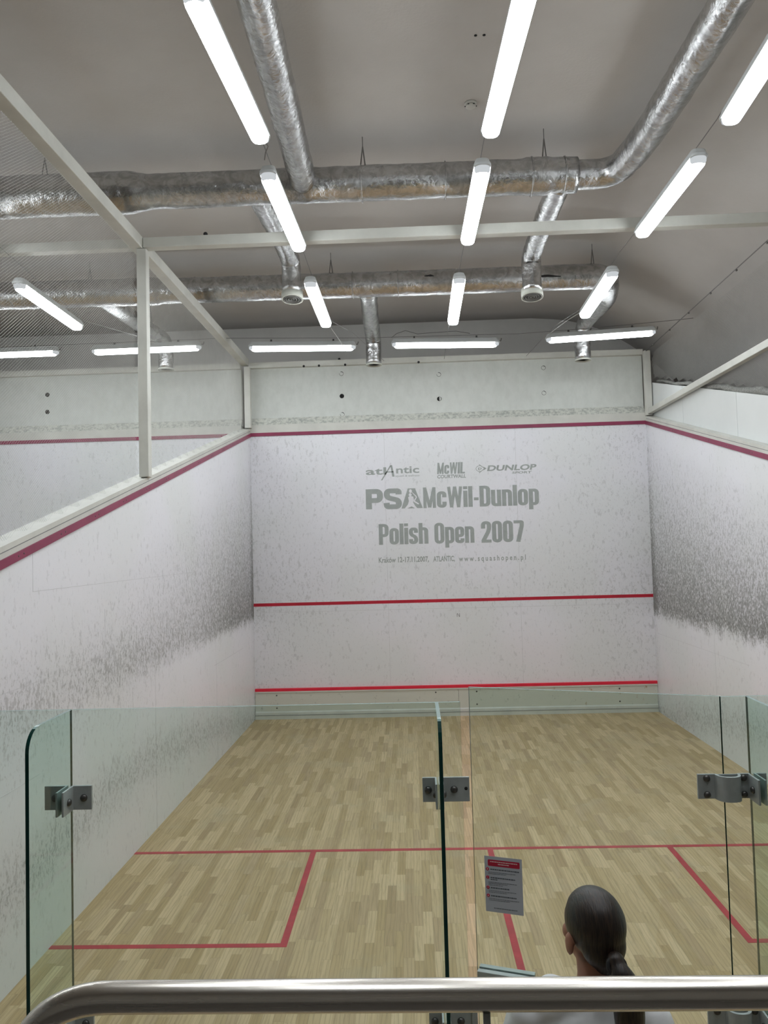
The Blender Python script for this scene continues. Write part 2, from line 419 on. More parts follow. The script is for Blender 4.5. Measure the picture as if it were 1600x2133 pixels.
for side, x0, x1, mt, xr0, xr1, xs in (('left', XL-0.15, XL, 'wall_left', XL, XL+0.014, XL), ('right', XR, XR+0.15, 'wall_right', XR-0.014, XR, XR)):
    bb = bmesh.new()
    prism(bb, [(0.0, 0.0), (YF, 0.0), (YF, zline(YF)), (0.0, zline(0))], 'x', x0, x1)
    w = structure('wall_'+side, bb, mt, 'white %s side wall of the court, scuffed by balls' % side)
    # aluminium out line rail and white capping strip above it
    bb = bmesh.new()
    prism(bb, [(0.0, zline(0)-0.004), (YF, zline(YF)-0.004), (YF, zline(YF)+0.055), (0.0, zline(0)+0.055)], 'x', xr0, xr1)
    tr = structure('trim_1' if side == 'left' else 'trim_2', bb, 'red_rail', 'crimson out line rail sloping along the %s wall' % side)
    bb = bmesh.new()
    y = 0.35
    xx = xr1 if side == 'left' else xr0
    while y < 9.6:
        for k in (0, 0.07):
            lathe(bb, [(0.006, -0.002), (0.006, 0.002)], (xx, y+k, zline(y+k)+0.026), 'x', 8)
        y += 0.62
    new_obj('rail_screws', bb, 'bolt', tr)
    bb = bmesh.new()
    xo = (x0, xr0+0.004) if side == 'left' else (xr1-0.004, x1)
    prism(bb, [(0.0, zline(0)+0.004), (YF, zline(YF)+0.004), (YF, zline(YF)+0.135), (0.0, zline(0)+0.135)], 'x', xo[0]-(0.02 if side == 'left' else 0), xo[1]+(0 if side == 'left' else 0.02))
    cap = structure('trim_3' if side == 'left' else 'trim_4', bb, 'paint', 'white painted capping above the %s out line rail' % side)
    bb = bmesh.new()
    q = xo[1] if side == 'left' else xo[0]
    for off in (0.092, ):
        prism(bb, [(0.0, zline(0)+off), (9.7, zline(9.7)+off), (9.7, zline(9.7)+off+0.006), (0.0, zline(0)+off+0.006)], 'x', q-0.001, q+0.001)
    new_obj('capping_joint', bb, 'seam', cap)
    # wall panel joints
    bb = bmesh.new()
    e = 0.0012
    if side == 'left':
        segs = [((0.0, 1.85), (3.66, 1.848)), ((2.42, 2.465), (6.5, 2.47)), ((7.2, 1.24), (8.9, 1.24)), ((0, 1.22), (2.5, 1.22)), ((0, 0.61), (3.2, 0.61))]
        ver = [(2.422, 2.465, zline(2.42)), (3.655, 1.85, 2.25), (4.9, 0.0, 1.55), (7.3, 0.0, 1.3)]
    else:
        segs = [((6.0, 2.47), (8.6, 2.47)), ((6.3, 1.24), (9.6, 1.24))]
        ver = [(7.3, 0.0, 2.0), (4.9, 0, 2.4)]
    for (a, za), (b_, zb) in segs:
        prism(bb, [(a, za), (b_, zb), (b_, zb+0.0025), (a, za+0.0025)], 'x', xs-e, xs+e)
    for yy, za, zb in ver: box(bb, xs-e, xs+e, yy, yy+0.003, za, zb)
    new_obj('panel_joint', bb, 'seam_light', w)

# upper part of the front wall: crimson rail, white strip, dusty ledge, panel, top rail
for x0, x1, n, nm in ((XL, XR, 5, 'the court'), (-9.7, XL-0.15, 9, 'the neighbouring court')):
    structure('trim_%d' % n, B(x0, x1, YF-0.014, YF+0.02, 4.57, 4.625), 'red_rail', 'crimson out line rail across the front wall of '+nm)
    structure('trim_%d' % (n+1), B(x0, x1, YF-0.006, YF+0.15, 4.625, 4.755), 'paint', 'cream strip above the front out line rail of '+nm)
    bb = bmesh.new(); prism(bb, [(YF, 4.755), (YF+0.15, 4.755), (YF+0.15, 4.885), (YF+0.07, 4.875)], 'x', x0, x1)
    structure('trim_%d' % (n+2), bb, 'ledge', 'dusty sloping ledge on the front wall of '+nm)
    bb = B(x0, x1, YF+0.08, YF+0.15, 4.87, 5.70)
    up_ = structure('wall_upper_front' if n == 5 else 'wall_upper_far_left', bb, 'upper', 'pale upper wall panel with round holes above '+nm)
    structure('trim_%d' % (n+3), B(x0, x1, YF+0.0, YF+0.15, 5.70, 5.79), 'paint', 'white painted top rail above the front wall of '+nm)
    holes = ([(-1.683, 5.576, 0), (-1.683, 5.204, 1), (-1.683, 4.90, 0), (-0.093, 5.506, 0), (-0.097, 5.104, 2), (1.602, 5.557, 0), (1.595, 5.142, 0)]
             if n == 5 else [(-6.57, 5.392, 1), (-6.57, 5.104, 1)])
    for hx, hz, k in holes:
        bb = bmesh.new(); Y = YF+0.08
        hx = hx*1.006; 
        if k == 0:
            seg = 28
            for i in range(seg):
                if 9 <= i <= 12 and hx < 0: continue
                a0, a1 = 2*math.pi*i/seg, 2*math.pi*(i+1)/seg
                w0 = 0.0045+(0.004 if math.sin(a0) > 0.3 and math.cos(a0) > 0 else 0)
                pr = [(hx+0.036*math.cos(a0), hz+0.036*math.sin(a0)), (hx+0.036*math.cos(a1), hz+0.036*math.sin(a1)),
                      (hx+(0.036-w0)*math.cos(a1), hz+(0.036-w0)*math.sin(a1)), (hx+(0.036-w0)*math.cos(a0), hz+(0.036-w0)*math.sin(a0))]
                prism(bb, pr, 'y', Y-0.002, Y)
        else:
            lathe(bb, [(0.037, -0.002), (0.037, 0)], (hx, Y, hz), 'y', 24)
            if k == 2: 
                for f in bb.faces: f.material_index = 0
                prism(bb, [(hx+0.002, hz-0.034), (hx+0.02, hz-0.026), (hx+0.03, hz), (hx+0.02, hz+0.026), (hx+0.002, hz+0.034)], 'y', Y-0.003, Y-0.002, 1)
        new_obj('round_hole', bb, ['hole', 'upper'], up_)

# tin board
tin = empty('tin_board', (0, YF, 0)); tag(tin, 'low cream metal tin with bright red top strip along the front wall', 'tin board')
def part(name, bm, mats, root, smooth=False):
    """a child built in world coordinates"""
    o = new_obj(name, bm, mats, root, smooth); o.matrix_parent_inverse = Matrix.Identity(4)
    L = root.matrix_basis if root.parent is None else root.parent.matrix_basis @ root.matrix_basis
    o.data.transform(L.inverted()); return o
part('top_strip', B(XL+0.004, XR-0.004, YF-0.045, YF, 0.44, 0.485, bev=0.003), 'red_bright', tin)
part('lip', B(XL+0.004, XR-0.004, YF-0.047, YF, 0.418, 0.44), 'paint', tin)
part('sheet', B(XL+0.004, 0.06, YF-0.035, YF, 0.10, 0.418), 'tin', tin)
part('sheet', B(0.064, XR-0.004, YF-0.035, YF, 0.10, 0.418), 'tin', tin)
bb = bmesh.new(); prism(bb, [(YF-0.055, 0.0), (YF, 0.0), (YF, 0.125), (YF-0.036, 0.125), (YF-0.05, 0.105)], 'x', XL+0.004, XR-0.004)
part('base_rail', bb, 'paint', tin)
part('base_joint', B(XL+0.004, XR-0.004, YF-0.0565, YF-0.05, 0.062, 0.067), 'seam', tin)
for bx in (-2.85, -0.3, 0.35, 2.6):
    for bz in (0.375, 0.175):
        bb = bmesh.new(); lathe(bb, [(0.012, -0.004), (0.012, 0.0)], (bx, YF-0.035, bz), 'y', 10)
        part('rivet', bb, 'bolt', tin)

# ceiling: flat, then curving down on the right
prof = [(-9.8, 6.65), (1.6, 6.65), (2.2, 6.60), (2.8, 6.42), (3.4, 6.05), (4.0, 5.5), (4.5, 4.8), (4.9, 3.9), (5.0, 3.2)]
dn = [(x+0.12*(0 if i < 2 else 1), z+0.15) for i, (x, z) in enumerate(prof)]
bb = bmesh.new(); ps = [Vector((a, b, 0)) for a, b in prof]
fine = [prof[0]]+[(v.x, v.y) for v in fillet([(a, b, 0) for a, b in prof[1:]], 0.25, 4)]
ny = 24; grid = []
for j in range(ny+1):
    yy = -6.0+17.0*j/ny
    grid.append([bb.verts.new((x, yy, z)) for x, z in fine])
for j in range(ny):
    for i in range(len(fine)-1):
        f = bb.faces.new((grid[j][i], grid[j][i+1], grid[j+1][i+1], grid[j+1][i])); f.smooth = True
top = bmesh.ops.extrude_face_region(bb, geom=bb.faces[:])
for g in top['geom']:
    if isinstance(g, bmesh.types.BMVert): g.co.z += 0.12; g.co.x += 0.05 if g.co.x > 1.7 else 0
bmesh.ops.recalc_face_normals(bb, faces=bb.faces[:])
ceil = structure('ceiling', bb, 'ceiling', 'grey plastered ceiling curving down on the right')
bb = bmesh.new()
for px in (-0.012, 0.054): lathe(bb, [(0.012, -0.004), (0.012, 0.0)], (px, 3.09, 6.65), 'z', 10)
new_obj('drill_hole', bb, 'hole', ceil)
structure('wall_end', B(-9.8, 5.1, 10.75, 10.9, 0.0, 6.9), 'end_wall', 'grey building end wall behind the court')
structure('wall_outer_left', B(-9.85, -9.7, -6.0, 11.0, 0.0, 6.9), 'board', 'white outer wall of the neighbouring court')
structure('wall_outer_right', B(5.0, 5.15, -6.0, 11.0, 0.0, 3.4), 'ceiling', 'grey outer wall under the sloping ceiling')
structure('wall_back', B(-9.8, 5.1, -6.15, -6.0, 0.0, 6.9), 'gallery', 'gallery back wall')
structure('floor_gallery', B(-9.7, 5.0, -6.0, -1.72, 0.85, 1.05), 'gallery_floor', 'spectator gallery floor')
structure('wall_gallery_front', B(-9.7, 5.0, -1.87, -1.75, 0.0, 0.85), 'gallery', 'wall below the gallery floor')
structure('floor_side', B(4.6, 5.0, -6.0, 11.0, -0.2, 0.0), 'gallery_floor', 'floor strip beside the right court wall')

# white boards above the right court wall
for i, (ya, yb) in enumerate(((0.0, 2.5), (2.5, 4.9), (4.9, 6.55), (6.553, 8.35), (8.353, 9.70))):
    bb = bmesh.new()
    f_ = lambda y: 5.237-(9.733-y)*0.2503
    prism(bb, [(ya, zline(ya)+0.136), (yb-0.004, zline(yb)+0.136), (yb-0.004, f_(yb)), (ya, f_(ya))], 'x', 3.302, 3.322)
    if i > 1:
        ww = ('short white board above the right wall, nearest the front wall post', 'white board above the right wall, crossed by the low diagonal-looking beam', 'white board above the right wall, cut off by the photo edge')[4-i]
        tag(structure('trim_%d' % (14+i), bb, 'board'), ww)
    else:
        tag(structure('trim_%d' % (14+i), bb, 'board'), 'white board above the right wall beyond the photo edge')

# ------------------------------------------------------------ net frame timbers
def timber(name, label, cat, b, group=None, bev=0.006):
    return tag(new_obj(name, B(*b, bev=bev), 'paint'), label, cat, group)
timber('frame_post', 'white timber post standing on the sloping left wall under the beam crossing', 'post', (-3.262, -3.166, 4.69, 4.79, zline(4.75)+0.135, 5.725))
timber('corner_post', 'white timber post in the front left corner above the crimson rail', 'post', (-3.27, -3.17, 9.64, 9.735, zline(9.7)+0.14, 5.70))
timber('corner_post', 'white timber post in the front right corner above the crimson rail', 'post', (3.185, 3.285, 9.64, 9.735, zline(9.7)+0.14, 5.74))
timber('net_beam', 'long white timber beam running overhead along the left wall', 'beam', (-3.325, -3.205, -1.5, 9.735, 5.73, 5.85))
timber('cross_beam', 'white timber beam spanning the court overhead between the left post and right edge', 'beam', (-3.20, 4.3, 4.70, 4.80, 5.735, 5.84))
timber('cross_beam', 'white timber beam overhead in the neighbouring court behind the net', 'beam', (-9.69, -3.33, 4.70, 4.80, 5.735, 5.83))
timber('side_beam', 'low white timber beam rising toward the right edge above the right wall', 'beam', (3.205, 3.285, 0.0, 9.63, 4.715, 4.80))

# nets (diamond mesh of real cords)
def clip_line(p, d, ya, yb, lo, hi):
    t = []
    N = 60; a = None
    L = 14.0; seg = []
    for k in range(N*4+1):
        s = -L+2*L*k/(N*4); y = p[0]+d[0]*s; z = p[1]+d[1]*s
        ins = ya <= y <= yb and lo(y) <= z <= hi(y)
        if ins:
            if a is None: a = s
            b_ = s
        elif a is not None: break
    return (a, b_) if a is not None and b_-a > 0.15 else None
def net(x, ya, yb, lo, hi, label, step=0.030):
    bb = bmesh.new(); r = 0.0008
    for dy, dz in ((0.80, 0.6), (-0.80, 0.6)):
        y = ya-8
        while y < yb+8:
            c = clip_line((y, 4.0), (dy, dz), ya, yb, lo, hi)
            if c:
                A = Vector((x, y+dy*c[0], 4+dz*c[0])); Bq = Vector((x, y+dy*c[1], 4+dz*c[1]))
                n = Vector((0, -dz, dy))*r; e = Vector((r, 0, 0))
                vs = [bb.verts.new(q) for q in (A+n, A+e, A-n, A-e, Bq+n, Bq+e, Bq-n, Bq-e)]
                for i in range(4):
                    j = (i+1) % 4; bb.faces.new((vs[i], vs[j], vs[4+j], vs[4+i]))
            y += step
    return tag(new_obj('safety_net', bb, 'net'), label, 'net')
net(-3.27, 0.0, 4.685, lambda y: zline(y)+0.12, lambda y: 5.74, 'fine diamond mesh safety net left of the white frame post')
net(-3.27, 4.805, 9.635, lambda y: zline(y)+0.12, lambda y: 5.74, 'faint mesh safety net between the frame post and the front left corner')
net(3.295, 0.0, 9.63, lambda y: 5.30-(9.733-y)*0.2503, lambda y: 5.73, 'barely visible mesh net above the white boards on the right')
bb = bmesh.new()
pp = []; rr = []
for k in range(60):
    y = 9.55-9.3*k/59; z = 5.237-(9.733-y)*0.2503
    pp.append((3.345+0.004*math.sin(k*1.7), y, z+0.03+0.012*math.sin(k*0.9))); rr.append(0.018+0.028*min(1, k/22)+0.006*math.sin(k*2.3))
tube(bb, pp, rr, 10)
tag(new_obj('rolled_net', bb, 'net_roll', smooth=True), 'bundled grey netting lying along the top of the right boards', 'net')

# ------------------------------------------------------------ lettering
WX, WY = 0.20, 0.14
ROFF = [0]
def ribbon(bm, pts, closed, y0, y1, mp, wx, wy):
    P = [Vector((p[0]/wx, p[1]/wy)) for p in pts]
    n = len(P); Lf = []; Rt = []
    for i in range(n):
        if closed: a, c = P[i-1], P[(i+1) % n]
        else: a, c = P[max(i-1, 0)], P[min(i+1, n-1)]
        if not closed and i in (0, n-1): d = (c-a).normalized(); m = 1
        else:
            d1 = (P[i]-a).normalized(); d2 = (c-P[i]).normalized(); d = (d1+d2)
            d = d.normalized() if d.length > 1e-4 else d1
            m = min(1.6, 1/max(0.4, d.dot(d1)))
        nn = Vector((-d.y, d.x))*0.5*m
        Lf.append(P[i]+nn); Rt.append(P[i]-nn)
    cnt = n if closed else n-1
    for i in range(cnt):
        j = (i+1) % n
        quad = [Lf[i], Lf[j], Rt[j], Rt[i]]
        pr = [mp(q.x*wx, q.y*wy) for q in quad]
        ROFF[0] += 1; prism(bm, pr, 'y', y0-(ROFF[0] % 23)*3e-5, y1)
def glyph(ch, wx=WX, wy=WY):
    a, b = wx/2, wy/2; X = 0.79 if ch not in 's' else 0.79
    w = 2*wx+0.075; R = 0.16
    r = w-a
    if ch == 'P': return w+0.02, [([(a, 0), (a, 1)], 0), ([(a, 1-b), (r+.02, 1-b), (r+.02, 0.44), (a, 0.44)], R)]
    if ch == 'D': return w+0.03, [([(a, 0), (a, 1)], 0), ([(a, 1-b), (r+.03, 1-b), (r+.03, b), (a, b)], R)]
    if ch == 'O': return w+0.03, [([(a, b), (a, 1-b), (r+.03, 1-b), (r+.03, b)], -R)]
    if ch == '0': return w, [([(a, b), (a, 1-b), (r, 1-b), (r, b)], -R)]
    if ch == 'o': return w, [([(a, b), (a, X-b), (r, X-b), (r, b)], -R)]
    if ch == 'l': return wx, [([(a, 0), (a, 1)], 0)]
    if ch == 'i': return wx, [([(a, 0), (a, X)], 0), ([(a, 0.86), (a, 1.0)], 0)]
    if ch == 'h': return w, [([(a, 0), (a, 1)], 0), ([(a, X-b-0.02), (a+.03, X-b), (r, X-b), (r, 0)], R)]
    if ch == 'n': return w, [([(a, 0), (a, X)], 0), ([(a, X-b-0.02), (a+.03, X-b), (r, X-b), (r, 0)], R)]
    if ch == 'u': return w, [([(r, 0), (r, X)], 0), ([(a, X), (a, b), (r-.03, b), (r, b+.02)], R)]
    if ch == 'p': return w, [([(a, -0.2), (a, X)], 0), ([(a, X-b), (r, X-b), (r, b), (a, b)], R)]
    if ch == 'e': return w, [([(a, X*.45), (r, X*.45), (r, X-b), (a, X-b), (a, b), (r, b), (r, X*.28)], R*.7)]
    if ch == 'c': return w-0.02, [([(r-.02, X*.63), (r-.02, X-b), (a, X-b), (a, b), (r-.02, b), (r-.02, X*.36)], R)]
    if ch == 's': return w-0.02, [([(r-.02, X*.68), (r-.02, X-b), (a, X-b), (a, X*.56), (r-.02, X*.42), (r-.02, b), (a, b), (a, X*.30)], R*.8)]
    if ch == '2': return w, [([(a, .66), (a, 1-b), (r, 1-b), (r, .58), (a+.01, b+.04), (a+.01, b)], R), ([(0.01, b), (w, b)], 0)]
    if ch == '7': return w, [([(0, 1-b), (r, 1-b), (r, .75), (a+.09, 0)], 0.05)]
    if ch == '-': return 0.26, [([(0.03, .38), (0.25, .38)], 0)]
    if ch == 'M':
        W_ = 0.62; return W_, [([(a*.9, 0), (a*.9, 1)], 0), ([(a, .97), (W_/2, .03)], 0), ([(W_-a, .97), (W_/2, .03)], 0), ([(W_-a*.9, 0), (W_-a*.9, 1)], 0)]
    if ch == 'W':
        W_ = 0.72; return W_, [([(a*.8, 1), (W_*.27, 0)], 0), ([(W_*.27, 0), (W_/2, 1)], 0), ([(W_/2, 1), (W_*.73, 0)], 0), ([(W_*.73, 0), (W_-a*.8, 1)], 0)]
    if ch == 'I': return wx, [([(a, 0), (a, 1)], 0)]
    if ch == 'L': return w-0.04, [([(a, 0), (a, 1)], 0), ([(a, b), (w-.04, b)], 0)]
    return 0.22, []
def stroke_text(txt, x0, x1, z0, h, y=YF, gap=0.034, slant=0.0, wx=WX, wy=WY):
    tot = 0; items = []
    for ch in txt:
        k = 0.74 if ch in 'MW' else 1.0
        w, st = glyph(ch, wx, wy); items.append((tot, st, k, ch)); tot += w+gap
    tot -= gap; s = (x1-x0)/tot
    bm = bmesh.new()
    for off, st, k, ch in items:
        for pts, R in st:
            P = fillet([(p[0], p[1], 0) for p in pts], abs(R), 6, closed=R < 0) if R else [Vector((p[0], p[1], 0)) for p in pts]
            ribbon(bm, [(p.x, p.y) for p in P], R < 0, y-0.0016, y,
                   lambda u, v, o_=off: (x0+(u+o_)*s+slant*v*h, z0+v*h), wx*k, wy)
    return bm
def font_bm(txt, x0, x1, z0, h, y=YF, bold=0.0, slant=0.0, depth=0.0016, spacing=1.0, plane='xz'):
    cu = bpy.data.curves.new('t', 'FONT'); cu.body = txt; cu.offset = bold; cu.space_character = spacing; cu.resolution_u = 3
    o = bpy.data.objects.new('t', cu); C.objects.link(o)
    dg = bpy.context.evaluated_depsgraph_get(); dg.update()
    me = bpy.data.meshes.new_from_object(o.evaluated_get(dg))
    bpy.data.objects.remove(o); bm = bmesh.new(); bm.from_mesh(me); bpy.data.meshes.remove(me)
    xs = [v.co.x for v in bm.verts]; a, b = min(xs), max(xs)
    cap = 0.73
    for v in bm.verts:
        u = (v.co.x-a)/(b-a); q = v.co.y/cap
        v.co = Vector((x0+u*(x1-x0)+slant*q*h, y-depth, z0+q*h)) if plane == 'xz' else Vector((x0+u*(x1-x0), z0+q*h, depth))
    return bm
def join_bm(a, b):
    me = bpy.data.meshes.new('j'); b.to_mesh(me); b.free(); a.from_mesh(me); bpy.data.meshes.remove(me); return a

tag(new_obj('wall_lettering', stroke_text('McWil-Dunlop', -0.414, 1.451, 3.318, 0.335), 'letter'), 'large grey wall lettering McWil-Dunlop in the upper big line', 'lettering')
tag(new_obj('wall_lettering', stroke_text('Polish', -1.142, -0.345, 2.745, 0.335), 'letter'), 'large grey word Polish on the front wall, left of Open', 'lettering')
tag(new_obj('wall_lettering', stroke_text('Open', -0.245, 0.395, 2.740, 0.335), 'letter'), 'large grey word Open on the front wall, before 2007', 'lettering')
tag(new_obj('wall_lettering', stroke_text('2007', 0.505, 1.193, 2.735, 0.345), 'letter'), 'large grey number 2007 on the front wall', 'lettering')
# PSA emblem
psa = empty('wall_emblem', (-0.9, YF, 3.32)); tag(psa, 'bold grey PSA emblem with a pale player cut into the A', 'emblem')
def poly_stroke(pts, R, x0, z0, s, wx, wy, closed=False):
    bm = bmesh.new(); P = fillet([(p[0], p[1], 0) for p in pts], R, 8, closed) if R else [Vector((p[0], p[1], 0)) for p in pts]
    ribbon(bm, [(p.x, p.y) for p in P], closed, YF-0.0016, YF, lambda u, v: (x0+u*s, z0+v*s), wx, wy); return bm
h = 0.325
bb = poly_stroke([(.15, 0), (.15, 1)], 0, -1.338, 3.325, h, .30, .22)
join_bm(bb, poly_stroke([(.15, .88), (.71, .88), (.71, .43), (.15, .43)], .2, -1.338, 3.325, h, .30, .245))
part('letter_p', bb, 'letter', psa)
part('letter_s', poly_stroke([(.74, .72), (.74, .90), (.15, .90), (.15, .58), (.74, .42), (.74, .11), (.15, .11), (.13, .31)], .26, -1.045, 3.32, h, .30, .24), 'letter', psa)
bb = bmesh.new(); ax = -0.765; k = 0.325/0.30
prism(bb, [(ax, 3.322), (ax+0.345, 3.322), (ax+0.228, 3.645), (ax+0.110, 3.645)], 'y', YF-0.0016, YF)
part('letter_a', bb, 'letter', psa)
def fig(u, v): return (ax+0.345*(u-735)/355.0, 3.322+0.323*(438-v)/320.0)
bb = bmesh.new(); ya, yb = YF-0.0026, YF-0.0016
for poly in ([(850, 260), (880, 240), (935, 250), (945, 290), (930, 340), (960, 395), (1000, 438), (960, 438), (905, 408), (830, 438), (790, 438), (845, 375), (862, 320)],
             [(935, 280), (960, 320), (1030, 365), (1022, 380), (940, 335)], [(945, 315), (985, 255), (998, 262), (960, 325)],
             [(985, 240), (998, 262), (985, 262), (910, 180), (918, 178)]):
    prism(bb, [fig(*p) for p in poly], 'y', ya, yb)
for cx, cy, rx, ry in ((886, 220, 25, 26), (892, 162, 24, 30)):
    prism(bb, [fig(cx+rx*math.cos(t*math.pi/8), cy+ry*math.sin(t*math.pi/8)) for t in range(16)], 'y', ya, yb)
part('player_figure', bb, 'letter_pale', psa)
bb = font_bm('Kraków 12-17.11.2007,', -1.156, -0.345, 2.458, 0.086, bold=0.026)
tag(new_obj('wall_lettering', bb, 'letter'), 'small grey line reading Kraków 12-17.11.2007 under the word Polish', 'lettering')
tag(new_obj('wall_lettering', font_bm('ATLANTIC,', -0.275, 0.07, 2.455, 0.086, bold=0.026), 'letter'), 'small grey word ATLANTIC under the word Open on the front wall', 'lettering')
bb = font_bm('www.squashopen.pl', 0.135, 1.206, 2.447, 0.086, bold=0.026, spacing=1.55)
tag(new_obj('wall_lettering', bb, 'letter'), 'small widely spaced grey web address on the front wall', 'lettering')
bb = font_bm('atl', -1.328, -0.995, 3.887, 0.118, bold=0.02)
join_bm(bb, font_bm('ntic', -0.835, -0.461, 3.897, 0.118, bold=0.02))
prism(bb, [(-1.085, 3.79), (-1.062, 3.79), (-0.905, 4.03), (-0.93, 4.03)], 'y', YF-0.0016, YF)
prism(bb, [(-0.925, 4.03), (-0.898, 4.03), (-0.862, 3.845), (-0.9, 3.845)], 'y', YF-0.0016, YF)
prism(bb, [(-1.01, 3.915), (-0.995, 3.93), (-0.88, 3.93), (-0.878, 3.915)], 'y', YF-0.0016, YF)
join_bm(bb, font_bm('squash & wellness', -0.85, -0.461, 3.838, 0.034))
tag(new_obj('wall_emblem', bb, 'letter'), 'small grey atlantic logo at the left of the top row', 'emblem')
bb = stroke_text('McWIL', -0.175, 0.275, 3.862, 0.185, slant=0.06)
join_bm(bb, font_bm('COURTWALL', -0.175, 0.29, 3.795, 0.056, bold=0.035, slant=0.1))
tag(new_obj('wall_emblem', bb, 'letter'), 'small grey McWIL COURTWALL logo in the middle of the top row', 'emblem')
bb = font_bm('DUNLOP', 0.635, 1.415, 3.893, 0.088, bold=0.035, slant=0.25)
join_bm(bb, font_bm('SPORT', 1.03, 1.34, 3.835, 0.035, bold=0.025, slant=0.3))
for sg in (1, -1):
    prism(bb, [(0.50, 3.932+sg*0.065), (0.515, 3.932+sg*0.068), (0.60, 3.932+sg*0.004), (0.585, 3.932)], 'y', YF-0.0016, YF)
for i in range(14):
    a0 = math.radians(75+210*i/14); a1 = math.radians(75+210*(i+1)/14)
    prism(bb, [(0.515+0.062*math.cos(a0), 3.932+0.05*math.sin(a0)), (0.515+0.062*math.cos(a1), 3.932+0.05*math.sin(a1)), (0.515+0.054*math.cos(a1), 3.932+0.042*math.sin(a1)), (0.515+0.054*math.cos(a0), 3.932+0.042*math.sin(a0))], 'y', YF-0.0016, YF)
prism(bb, [(0.575, 3.90), (0.625, 3.932), (0.575, 3.964), (0.59, 3.932)], 'y', YF-0.0016, YF)
join_bm(bb, font_bm('D', 0.487, 0.545, 3.914, 0.036, bold=0.04, slant=0.2))
tag(new_obj('wall_emblem', bb, 'letter'), 'small grey DUNLOP SPORT logo with arrow emblem, right end of top row', 'emblem')

# ------------------------------------------------------------ lamps
def stadium(L, W, n=8, r=None):
    r = r or W/2; pts = []
    for cx, cy, a0 in ((L/2-r, W/2-r, 0), (-L/2+r, W/2-r, 90), (-L/2+r, -W/2+r, 180), (L/2-r, -W/2+r, 270)):
        for k in range(n+1):
            a = math.radians(a0+90*k/n); pts.append((cx+r*math.cos(a), cy+r*math.sin(a)))
    return pts
def loft(bm, layers, mi=0, smooth=False):
    rings = [[bm.verts.new((x, y, z)) for x, y in pts] for pts, z in layers]
    n = len(rings[0]); fs = []
    for a, b in zip(rings, rings[1:]):
        for i in range(n): fs.append(bm.faces.new((a[i], a[(i+1) % n], b[(i+1) % n], b[i])))
    fs.append(bm.faces.new(rings[0])); fs.append(bm.faces.new(rings[-1]))
    for f in fs: f.material_index = mi; f.smooth = smooth
    bmesh.ops.recalc_face_normals(bm, faces=fs)
LL, LW = 1.56, 0.135
def make_lamp(dm='lamp'):
    root = empty('batten_lamp')
    bb = bmesh.new(); loft(bb, [(stadium(LL, LW, 6, 0.045), -0.006), (stadium(LL, LW, 6, 0.045), 0.012), (stadium(LL-0.03, LW-0.012, 6, 0.04), 0.030), (stadium(LL-0.05, LW-0.03, 6, 0.035), 0.056), (stadium(LL-0.08, LW-0.06, 6, 0.03), 0.064)])
    new_obj('housing', bb, 'housing', root)
    bb = bmesh.new(); loft(bb, [(stadium(LL-0.085, LW-0.012, 6, 0.05), -0.007), (stadium(LL-0.080, LW-0.004, 6, 0.05), -0.020), (stadium(LL-0.088, LW-0.016, 6, 0.05), -0.048), (stadium(LL-0.11, LW-0.036, 6, 0.04), -0.060), (stadium(LL-0.15, LW-0.07, 6, 0.03), -0.064)])
    new_obj('diffuser', bb, dm, root)
    for s_ in (-1, 1):
        bb = bmesh.new()
        out = [(x, y) for x, y in stadium(LL-0.02, LW-0.014, 8, 0.055) if x*s_ > LL/2-0.085]
        if s_ > 0: out = sorted(out, key=lambda p: p[1])
        else: out = sorted(out, key=lambda p: -p[1])
        q = [(s_*(LL/2-0.07), out[0][1])]+out+[(s_*(LL/2-0.07), out[-1][1])]
        loft(bb, [(q, -0.0065), (q, -0.034), ([(s_*(LL/2-0.07)+(x-s_*(LL/2-0.07))*0.6, y*0.8) for x, y in q], -0.050)])
        new_obj('end_cap', bb, 'lamp_end', root)
    for sx in (-0.45, 0.45):
        bb = bmesh.new(); box(bb, sx-0.012, sx+0.012, -0.012, 0.012, 0.062, 0.10); box(bb, sx-0.02, sx+0.02, -0.03, 0.03, 0.060, 0.068)
        new_obj('hanging_clip', bb, 'bolt', root)
    bb = bmesh.new(); tube(bb, [(LL/2-0.02, 0, 0.02), (LL/2+0.02, 0, 0.022), (LL/2+0.03, 0.01, 0.06)], 0.008, 8)
    new_obj('cable_gland', bb, 'wire', root)
    return root
def copy_tree(o, parent=None):
    c = o.copy(); C.objects.link(c)
    if parent is not None: c.parent = parent
    for ch in o.children: copy_tree(ch, c)
    return c
lamp0 = make_lamp(); used = [False]
def lamp(A, Bp, label, grp='tube lamps hung over the court'):
    o = lamp0 if not used[0] else copy_tree(lamp0); used[0] = True
    A = Vector(A); Bp = Vector(Bp); d = Bp-A; o.location = (A+Bp)/2
    o.rotation_euler = (0, -math.asin(d.z/d.length), math.atan2(d.y, d.x)); o.scale = (d.length/LL, 1, 1)
    tag(o, label, 'ceiling lamp', grp); return o
lamp((-1.722, 1.21, 5.735), (-1.635, 2.80, 5.735), 'nearest tube lamp of the left row, cut by the top edge, beside foil duct')
lamp((-1.662, 3.10, 5.655), (-1.628, 4.67, 5.655), 'tube lamp of the left row whose end overlaps the white cross beam')
lamp((-1.603, 5.16, 5.50), (-1.598, 6.74, 5.50), 'farthest tube lamp of the left row, right of a round duct outlet')
lamp((0.095, 1.28, 5.735), (0.040, 2.86, 5.735), 'nearest tube lamp of the middle row, cut by the top edge')
lamp((0.017, 3.13, 5.655), (0.003, 4.67, 5.655), 'middle row tube lamp hanging in front of the near duct')
lamp((-0.04, 5.22, 5.50), (-0.025, 6.84, 5.50), 'farthest tube lamp of the middle row, in front of far duct')
